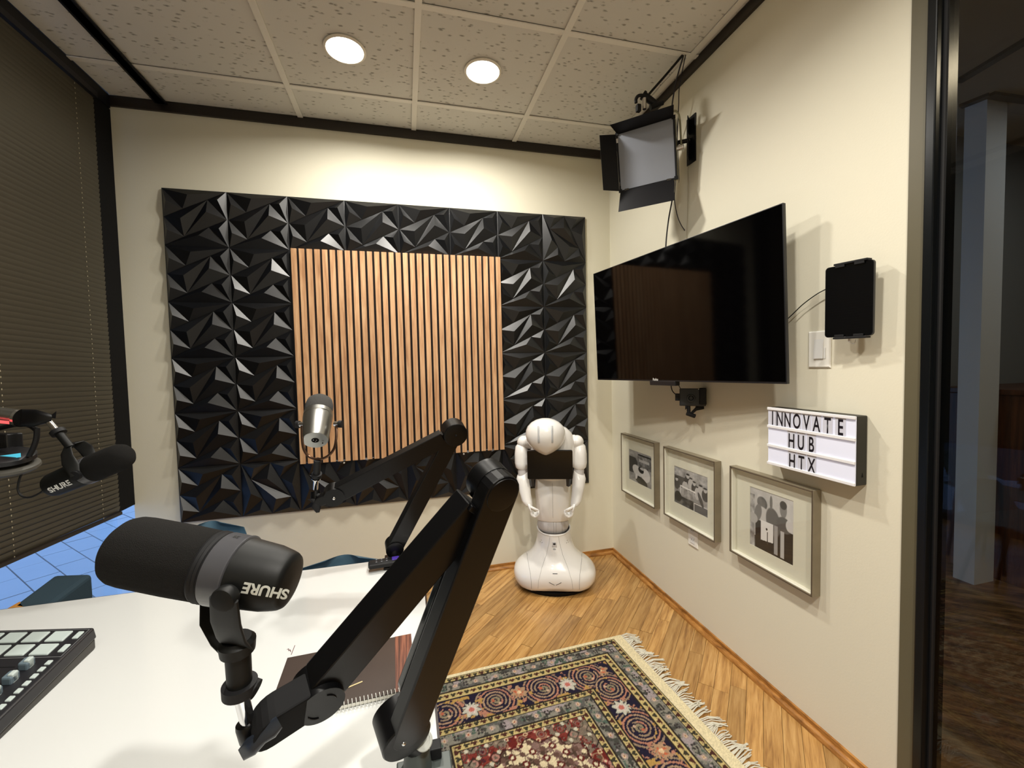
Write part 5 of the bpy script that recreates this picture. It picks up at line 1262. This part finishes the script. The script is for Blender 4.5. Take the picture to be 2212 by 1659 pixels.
MB().lathe(g1 - (g1 - g2).normalized() * .004, (g1 - g2), [(0, .019), (0, .0215), (.006, .0215), (.006, .018)], 28).build('collar', M_CHROME, armC, smooth=True, angle=30)
rbx = V((-0.8850, 1.2159, 1.2039)); rb1 = V((-0.9521, 1.2180, 1.2157))
MB().obox((rbx + rb1) / 2, (rbx - rb1) / 2, (0, 0, .0035), nn_ * .002).build('red_light_strip', mat('red_strip', (0.7, 0.05, 0.05), 0.3, emis=(1, 0.12, 0.12), estr=0.6), armC)
G4 = Vector((-1.10, 0.42, 0.80))
MB().cyl(g3, G4, .020, .020, 20).build('lower_arm', M_ARM, armC, smooth=True, angle=40)
MB().lathe((-1.10, .42, .7415), (0, 0, 1), [(0, .03), (.008, .03), (.010, .02), (.06, .02)], 24).build('base_post', M_ARM, armC, smooth=True, angle=30)
# headphones hooked on that arm
hp = thing('headphones', 'dark over-ear headphones with a cyan inner ring hanging at the left edge', 'headphones', V((-0.9198, 1.2568, 1.1153)))
MB().tube([(-0.8534, 1.2432, 1.1853), (-0.8552, 1.2426, 1.1633), (-0.8623, 1.2434, 1.1415), (-0.8737, 1.2453, 1.1197)], .0056, n=8).build('headband', M_RUBBER, hp, smooth=True)
MB().tube([(-0.8536, 1.2430, 1.1798), (-0.8920, 1.2739, 1.1912), (-0.9448, 1.2975, 1.1888), (-1.0115, 1.3134, 1.1676), (-1.0248, 1.3047, 1.1302)], .0056, n=8).build('headband', M_RUBBER, hp, smooth=True)
ec = V((-0.9289, 1.2583, 1.0978)); eN = Vector((0.12, -0.18, 1)).normalized()
MB().lathe(ec - eN * .012, eN, [(0, .040), (.002, .052), (.008, .058), (.014, .057), (.018, .050), (.018, .036), (.012, .030), (.012, 0)], 40).build('ear_cushion', mat('grey_leatherette', srgb(74, 72, 66), 0.5), hp, smooth=True, angle=50)
MB().lathe(ec + eN * .016, eN, [(0, .052), (.010, .052), (.016, .044), (.018, 0)], 40).build('ear_shell', M_BLACKP, hp, smooth=True, angle=40)
cy0 = V((-0.8795, 1.2315, 1.1252)); cy1 = V((-0.9649, 1.2373, 1.1164))
MB().obox((cy0 + cy1) / 2, (cy0 - cy1) / 2, (0, 0, .0048), (CAMPOS - cy0).normalized() * .002).build('cyan_ring', mat('glowing_cyan_strip', srgb(70, 170, 200), 0.3, emis=(0.1, 0.6, 0.8), estr=0.35), hp)  # reflective strip, no lamp; added emission imitates its brightness
MB().obox(V((-0.9593, 1.2994, 1.1494)), Vector(cr) * .028, (0, 0, .022), (0.01, .01, 0)).build('bracket', M_BLACKP, hp, bevel=.003)

# ------------------------------------------------------------------ studio light on its wall arm
q = [Vector(p) for p in ((1.0393, 1.9044, 2.4232), (1.2300, 1.7281, 2.4293), (1.2587, 1.7507, 2.1669), (1.0680, 1.9270, 2.1628))]
lu = (q[1] - q[0]).normalized(); lv = (q[0] - q[3]).normalized(); ln = lu.cross(lv).normalized(); ln = ln if ln.y < 0 else -ln
lc = sum(q, Vector()) / 4; hw = (q[1] - q[0]).length / 2; hh = (q[0] - q[3]).length / 2
sl = thing('studio_light', 'square studio light panel, switched off, with black barn doors high on the right wall', 'studio light', (XR, 1.80, 2.35))
M_DIFF = mat('frosted_grey_diffuser', srgb(142, 147, 158), 0.42, spec=0.5)
M_KHAKI = mat('khaki_frame_metal', srgb(132, 128, 104), 0.4, metal=0.5)
def lbx(mb_, a0, a1, b0, b1, c0_, c1_): return mb_.obox(lc + lu * ((a0 + a1) / 2) + lv * ((b0 + b1) / 2) + ln * ((c0_ + c1_) / 2), lu * ((a1 - a0) / 2), lv * ((b1 - b0) / 2), ln * ((c1_ - c0_) / 2))
lbx(MB(), -hw - .004, hw + .006, -hh - .004, hh + .004, -.034, -.002).build('housing', M_KHAKI, sl, bevel=.003)
lbx(MB(), -hw + .002, hw - .002, -hh + .002, hh - .002, -.003, .0005).build('diffuser', M_DIFF, sl)
fr = MB()
for a_ in ((-hw - .005, -hw + .003, -hh - .005, hh + .005), (hw - .003, hw + .005, -hh - .005, hh + .005), (-hw, hw, -hh - .005, -hh + .002), (-hw, hw, hh - .002, hh + .005)): lbx(fr, *a_, -.004, .003)
fr.build('front_frame', M_BLACK, sl)
for sa in (-1, 1):
    for sb_ in (-1, 1): lbx(MB(), sa * hw - .008, sa * hw + .008, sb_ * hh - .008, sb_ * hh + .008, .000, .006).build('corner_clip', M_RUBBER, sl, bevel=.001)
def flap(h0, h1, s_, L, al, spread_, m_=M_BLACK):
    d_ = ln * math.cos(math.radians(al)) + s_ * math.sin(math.radians(al)); e_ = (h1 - h0).normalized()
    P = [h0 + ln * .004, h1 + ln * .004, h1 + d_ * L + e_ * spread_ + ln * .004, h0 + d_ * L - e_ * spread_ + ln * .004]
    nf = (P[1] - P[0]).cross(P[2] - P[1]).normalized() * .0012
    MB().prism(P, nf).build('barn_door', m_, sl)
flap(q[0] + lv * .003, q[1] + lv * .003, lv, .080, 12, .012)
flap(q[3] - lu * .006, q[0] - lu * .006, -lu, .090, 44, -.006)
flap(q[2] - lv * .004 - lu * .01, q[3] - lv * .004, -lv, .118, 62, .004)
flap(q[1] + lu * .010 - ln * .03, q[2] + lu * .010 - ln * .03, lu, -.075, 8, .0)
for h0, h1 in ((q[0], q[3]), (q[3], q[2])):
    for f_ in (.12, .88):
        p_ = h0 * (1 - f_) + h1 * f_
        MB().obox(p_ + ln * .003, (h1 - h0).normalized() * .010, ln * .004, (h1 - h0).normalized().cross(ln) * .004).build('hinge', M_CHROME, sl)
MB().tube([q[1] - lu * .04 + lv * .02 - ln * .02, q[1] - lu * .01 + lv * .036 - ln * .03, q[1] + lu * .012 + lv * .030 - ln * .036, q[1] + lu * .022 - lv * .01 - ln * .038, q[1] * .5 + q[2] * .5 + lu * .024 - ln * .035], .0045, n=8).build('yoke_bracket', M_KHAKI, sl, smooth=True)
MB().cyl(lc + lu * (hw + .004) - ln * .018, lc + lu * (hw + .036) - ln * .018, .012, n=18).build('tilt_knob', M_CHROME, sl, smooth=True, angle=30)
wp = MB().box((XR - .006, 1.735, 2.250), (XR - .0008, 1.800, 2.470)).build('wall_plate', M_BLACK, sl, bevel=.003)
ap = MB(); e_ = Vector((-.72, -.69, 0)).normalized()
for yy_, zl_, zh_ in ((1.775, 2.27, 2.36), (1.775, 2.39, 2.46)):
    ap.obox((XR - .020, yy_ - .010, (zl_ + zh_) / 2), e_ * .022, (0.0012, -.0012, 0), (0, 0, (zh_ - zl_) / 2))
ap.build('folding_leaf', M_BLACK, sl)
MB().tube([(XR - .008, 1.77, 2.36), (XR - .05, 1.80, 2.36), (XR - .09, 1.86, 2.34), lc - ln * .034], .010, n=10, smooth=False).build('extension_arm', M_BLACK, sl, smooth=True)
# clamp on top of the lamp
cc = V((1.1182, 1.7656, 2.5215))
c_dir = (V((1.1730, 1.7504, 2.4926)) - V((1.0985, 1.7719, 2.5495))).normalized(); cv_ = (CAMPOS - cc).normalized(); cz_ = c_dir.cross(cv_).normalized()
MB().cyl(cc + c_dir * -.022 + cz_ * 0, cc + c_dir * .055, .017, .014, 20).build('grip_head', M_RUBBER, sl, smooth=True, angle=40)
MB().lathe(cc - c_dir * .026, c_dir, [(0, .010), (0, .020), (.010, .020), (.010, .010)], 20).build('grip_ring', M_RUBBER, sl, smooth=True, angle=30)
MB().tube([(1.0903, 1.7627, 2.5284), (1.0738, 1.7668, 2.5266), (1.0631, 1.7688, 2.5121), (1.0625, 1.7682, 2.4952)], .0075, n=8).build('tee_handle', M_RUBBER, sl, smooth=True)
MB().cyl((1.1001, 1.7595, 2.5133), (1.0985, 1.7577, 2.4647), .0100, .0085, 16).build('steel_spigot', M_CHROME, sl, smooth=True, angle=40)
MB().box(tuple(V((1.0720, 1.7646, 2.4696)) - Vector((.010, .01, .016))), tuple(V((1.0720, 1.7646, 2.4696)) + Vector((.010, .01, .016)))).build('lock_lever', M_RUBBER, sl, bevel=.003)
MB().cyl((1.1254, 1.7512, 2.4726), (1.1814, 1.7379, 2.4924), .012, .010, 14).build('grip_jaw', M_RUBBER, sl, smooth=True, angle=40)
hook = Vector((1.268, 1.712, CEIL))
MB().tube([hook - Vector((0, 0, .004)), V((1.2272, 1.7749, 2.6504)), V((1.1393, 1.7720, 2.5530)), V((1.1184, 1.7658, 2.5257))], .0055, n=10).build('suspension_rod', M_RUBBER, sl, smooth=True)
M_CABLE = mat('dark_cable', (0.012, 0.010, 0.018), 0.45)
tag(MB().tube([hook + Vector((.004, 0, -.004)), V((1.2725, 1.7624, 2.6278)), V((1.2682, 1.7812, 2.5653)), V((1.2699, 1.7985, 2.5012)), V((1.3014, 1.8478, 2.4009)), V((1.3083, 1.8372, 2.2079)), V((1.2987, 1.8354, 2.1173)), V((1.2778, 1.8360, 2.0157)), V((1.2700, 1.8443, 1.9283)), V((1.2694, 1.8517, 1.8627))], .0034, n=7).build('cable', M_CABLE, None, smooth=True), 'thicker black cable hanging from the ceiling behind the studio light to the television', 'cable', 'hanging cables')
tag(MB().tube([hook + Vector((.012, -.004, -.004)), V((1.2840, 1.7580, 2.5952)), V((1.2962, 1.7822, 2.5164)), V((1.3300, 1.8406, 2.4002)), V((1.3235, 1.8438, 2.2120)), V((1.3135, 1.8416, 2.1097)), V((1.3242, 1.8352, 2.0296)), V((1.3424, 1.8283, 1.9791)), V((1.3634, 1.8214, 1.9444)), V((1.3905, 1.8225, 1.8943))], .0022, n=7).build('cable', M_CABLE, None, smooth=True), 'thin black cable branching off to the middle of the television top', 'cable', 'hanging cables')
tag(MB().tube([(XR - .004, 1.79, 2.25), (XR - .004, 1.793, 2.1), (XR - .004, 1.80, 1.95), (XR - .004, 1.81, 1.80), (XR - .004, 1.80, 1.70)], .0022, n=7).build('cable', mat('wall_coloured_cable', srgb(170, 162, 140), 0.6), None, smooth=True), 'pale cable running down the wall from the light bracket to behind the television', 'cable')

# ------------------------------------------------------------------ small camera under the television
vc = V((1.3084, 1.7052, 1.1403)); cvn = (CAMPOS - vc).normalized(); cvh = Vector((0, 0, 1)).cross(cvn).normalized(); cvu = cvn.cross(cvh).normalized()
if cvu.z < 0: cvu = -cvu
kp = 1.98 / 907.46
cmr = thing('camera', 'small black video camera on a clamp under the television', 'camera', vc)
MB().obox(vc + cvh * 0, cvh * (kp * 26), cvu * (kp * 19), cvn * .018).build('body', M_BLACKP, cmr, bevel=.004, seg=3)
MB().obox(vc + cvh * (kp * 20) + cvu * (kp * 2), cvh * (kp * 7), cvu * (kp * 18), cvn * .024).build('grip', M_RUBBER, cmr, bevel=.004, seg=3)
MB().lathe(vc - cvu * (kp * 2) - cvh * (kp * 3) + cvn * .016, cvn, [(0, .018), (.012, .018), (.014, .016), (.014, .012), (.006, .008), (.006, 0)], 28).build('lens', M_BLACKP, cmr, smooth=True, angle=30)
MB().obox(vc - cvh * (kp * 30), cvh * (kp * 5), cvu * (kp * 8), cvn * .008).build('port_block', M_RUBBER, cmr, bevel=.002)
MB().obox(vc + cvh * (kp * 15) + cvu * (kp * 17), cvh * (kp * 4), cvu * (kp * .8), cvn * .0195).build('maker_plate', M_LOGO, cmr)
cl_ = thing('camera_clamp', 'black spring clamp holding the small camera below the television', 'mount', (1.3040, 1.7031, 1.0706))
MB().cyl((1.2880, 1.7085, 1.0993), (1.2890, 1.7066, 1.0644), .009, .008, 14).build('stem', M_RUBBER, cl_, smooth=True, angle=40)
MB().cyl((1.2805, 1.7088, 1.0646), (1.3160, 1.6991, 1.0507), .010, .010, 14).build('ball_head', M_RUBBER, cl_, smooth=True, angle=40)
MB().loft([(V((1.2974, 1.7044, 1.0621)), cvu * .008, cvn * .006), (V((1.3257, 1.6984, 1.0876)), cvu * .011, cvn * .006), (V((1.3596, 1.6898, 1.0890)), cvu * .006, cvn * .005)], 12, e=3).build('jaw', M_RUBBER, cl_, smooth=True, angle=40)
MB().loft([(V((1.3243, 1.6997, 1.1094)), cvu * .006, cvn * .005), (V((1.3451, 1.6939, 1.0980)), cvu * .006, cvn * .005), (V((1.3659, 1.6882, 1.0888)), cvu * .005, cvn * .004)], 12, e=3).build('jaw', M_RUBBER, cl_, smooth=True, angle=40)
MB().loft([(V((1.2729, 1.7119, 1.0910)), cvu * .010, cvn * .005), (V((1.2816, 1.7100, 1.0973)), cvu * .008, cvn * .005)], 12, e=3).build('lever', M_RUBBER, cl_, smooth=True, angle=40)
MB().cyl((1.3367, 1.6962, 1.1004), (XR - .002, V((1.3367, 1.6962, 1.1004)).y + .04, V((1.3367, 1.6962, 1.1004)).z - .01), .006, n=10).build('wall_arm', M_RUBBER, cl_, smooth=True)
tag(MB().tube([(1.2012, 1.7151, 1.2133), (1.2066, 1.7230, 1.1911), (1.2184, 1.7294, 1.1707), (1.2327, 1.7251, 1.1551), (1.2474, 1.7211, 1.1504)], .0024, n=7).build('cable', M_RUBBER, None, smooth=True), 'short looping black cable from the television to the small camera', 'cable', 'camera cables')
tag(MB().tube([(1.2284, 1.7082, 1.2126), (1.2425, 1.7141, 1.1946), (1.2568, 1.7201, 1.1786)], .0017, n=7).build('cable', M_RUBBER, None, smooth=True), 'straight thin cable between the television and the top of the small camera', 'cable', 'camera cables')

# ------------------------------------------------------------------ audio mixer on the table, lower left
mx = thing('audio_mixer', 'black audio mixer with pale pads and sliders at the lower left of the table', 'mixer', (-0.75, 0.95, 0.74))
mc = Vector((-0.643, 1.040, 0.0)); ul = Vector((-0.9720, 0.2350, 0)).normalized(); un = Vector((0.035, -1.0, 0)).normalized()
def MP(s_, t_, z): p_ = mc + ul * s_ + un * t_; return Vector((p_.x, p_.y, z - t_ * 0.055))
M_MIX = mat('mixer_black', (0.012, 0.012, 0.015), 0.38); M_MIXS = mat('mixer_side_grey', srgb(58, 56, 52), 0.5)
M_PAD = mat('pale_pad_silicone', srgb(176, 188, 186), 0.5); M_FADER = mat('fader_cap', srgb(96, 112, 122), 0.3)
W_, D_ = 0.305, 0.270; zt = .786
lo = [MP(0, 0, .7415), MP(W_, 0, .7415), MP(W_, D_, .7415 + D_ * .055), MP(0, D_, .7415 + D_ * .055)]
me_ = MB().rings([lo, [p_ + Vector((0, 0, .012)) for p_ in [MP(0, 0, .75), MP(W_, 0, .75), MP(W_, D_, .75), MP(0, D_, .75)]]]); me_.build('underbody', M_MIXS, mx, bevel=.002)
MB().rings([[MP(-.003, -.003, .762), MP(W_, -.003, .762), MP(W_, D_, .762), MP(-.003, D_, .762)], [MP(0, 0, zt), MP(W_, 0, zt), MP(W_, D_, zt), MP(0, D_, zt)]]).build('top_panel', M_MIX, mx, bevel=.004, seg=3)
def cap(s0_, s1_, t0_, t1_, h_, name, m_, bev=.002):
    P = [MP(s0_, t0_, zt), MP(s1_, t0_, zt), MP(s1_, t1_, zt), MP(s0_, t1_, zt)]
    return MB().prism([p_ - Vector((0, 0, .002)) for p_ in P], (0, 0, h_ + .002)).build(name, m_, mx, bevel=bev)
for r_ in range(2):
    for c_ in range(4): cap(.034 + c_ * .046, .034 + c_ * .046 + .037, .012 + r_ * .038, .012 + r_ * .038 + .031, .0022, 'pad', M_PAD)
    cap(.010, .022, .014 + r_ * .038, .014 + r_ * .038 + .022, .0018, 'key', M_PAD)
fl = MB()
for s0_, s1_, t0_, t1_ in ((.0045, .24, .0070, .0078), (.0045, .0053, .007, .087), (.0045, .24, .0865, .0873)): fl.prism([MP(s0_, t0_, zt + .0002), MP(s1_, t0_, zt + .0002), MP(s1_, t1_, zt + .0002), MP(s0_, t1_, zt + .0002)], (0, 0, .0004))
fl.build('panel_line', mat('thin_grey_line', srgb(120, 122, 124), 0.5), mx)
for c_ in range(5):
    t_ = .100 + c_ * .034
    cap(.040, .058, t_, t_ + .020, .013, 'slider_cap', M_FADER, .003); cap(.040, .050, t_ + .003, t_ + .016, .0155, 'slider_ridge', M_PAD, .002)
    cap(.070, .235, t_ + .009, t_ + .011, .0004, 'slider_slot', M_BLACKM, 0)
for c_ in range(10):
    t_ = .096 + c_ * .0165
    cap(.011, .021, t_, t_ + .0115, .0018, 'key', M_PAD, .0015)

# ------------------------------------------------------------------ spiral notebook and remote control
nb = thing('spiral_notebook', 'dark brown spiral notebook lying on the white table behind the boom arm', 'notebook', (-0.13, 0.82, 0.74))
n0 = V((-0.2410, 0.8824, 0.7480)); n1 = V((-0.0060, 0.8905, 0.7480)); n2 = V((-0.0330, 0.7297, 0.7480)); n3 = V((-0.2362, 0.7266, 0.7480))
n2 = n1 + (n3 - n0) * 1.0
uN = (n1 - n0).normalized(); vN = (n3 - n0).normalized(); WN = (n1 - n0).length; HN = (n3 - n0).length
MB().prism([n0 - Vector((0, 0, .0062)), n1 - Vector((0, 0, .0062)), n2 - Vector((0, 0, .0062)), n3 - Vector((0, 0, .0062))], (0, 0, .005)).build('pages', mat('paper_white', srgb(226, 224, 214), 0.8), nb)
M_COV = mat('dark_brown_cover', srgb(58, 48, 44), 0.28, var=0.2, vscale=20)
MB().prism([n0, n1, n2, n3], (0, 0, .001)).build('cover', M_COV, nb)
e0 = n1 - uN * WN * .14; e3 = n2 - uN * WN * .14
strip = MB().prism([e0 + Vector((0, 0, .0011)), n1 + Vector((0, 0, .0011)), n2 + Vector((0, 0, .0011)), e3 + Vector((0, 0, .0011))], (0, 0, .0003)).build('wood_grain_strip', wood_mat('notebook_wood', srgb(50, 28, 22), srgb(96, 54, 40), srgb(140, 88, 66), (0, 0, PI / 2), stretch=(3, 90, 90), rough=.35, per_object=0.0), nb)
g0_ = V((-0.1192, 0.7664, 0.7494)); g1_ = V((-0.0923, 0.7756, 0.7494)); gd_ = (g1_ - g0_).normalized(); gs_ = Vector((-gd_.y, gd_.x, 0)) * .0014
MB().prism([g0_ - gs_, g1_ - gs_, g1_ + gs_, g0_ + gs_], (0, 0, .0003)).build('gold_line', mat('gold_print', (0.62, 0.52, 0.28), 0.35, metal=.5), nb)
sp_ = MB(); nl = int(WN / .0062)
for i in range(nl):
    c_ = n3 + uN * (WN * (i + .5) / nl) + vN * .001
    pts = [c_ - vN * .007 + Vector((0, 0, .0015)), c_ - vN * .003 + Vector((0, 0, .006)), c_ + vN * .004 + Vector((0, 0, .004)), c_ + vN * .006 + Vector((0, 0, -.002)), c_ + vN * .002 + Vector((0, 0, -.0065))]
    sp_.tube([p_ + uN * (.001 * j) for j, p_ in enumerate(pts)], .0006, n=5, smooth=False)
o = sp_.build('wire_coil', mat('white_wire', srgb(206, 206, 200), 0.35), nb); o['kind'] = 'stuff'
rm = thing('remote_control', 'small black remote control with a purple pad on the far edge of the table', 'remote control', (-0.0789, 1.2423, 0.7500))
r0_ = V((-0.1065, 1.2413, 0.7570)); r1_ = V((-0.0401, 1.2451, 0.7570)); rd = (r1_ - r0_).normalized(); rs_ = Vector((-rd.y, rd.x, 0))
rc_ = (r0_ + r1_) / 2 - rs_ * .016 + rd * .024
MB().loft([(rc_ - rd * .070, rs_ * .010, Vector((0, 0, .005))), (rc_ - rd * .066, rs_ * .019, Vector((0, 0, .008))), (rc_ + rd * .066, rs_ * .019, Vector((0, 0, .008))), (rc_ + rd * .070, rs_ * .010, Vector((0, 0, .005)))], 20, e=3.2).build('body', M_RUBBER, rm, smooth=True, angle=50)
MB().obox(rc_ + rd * .004 + Vector((0, 0, .0085)), rd * .010, rs_ * .010, (0, 0, .0018)).build('direction_pad', mat('purple_rubber', srgb(74, 50, 160), 0.5), rm, bevel=.002)
for i in range(3):
    for s_ in (-1, 1):
        MB().ball(rc_ - rd * (.020 + .014 * i) + rs_ * (.007 * s_) + Vector((0, 0, .0085)), .0030, .0030, .0015, 10, 6).build('button', mat('grey_button', (0.09, 0.09, 0.10), 0.5) if i == 0 and s_ < 0 else bpy.data.materials['grey_button'], rm, smooth=True)
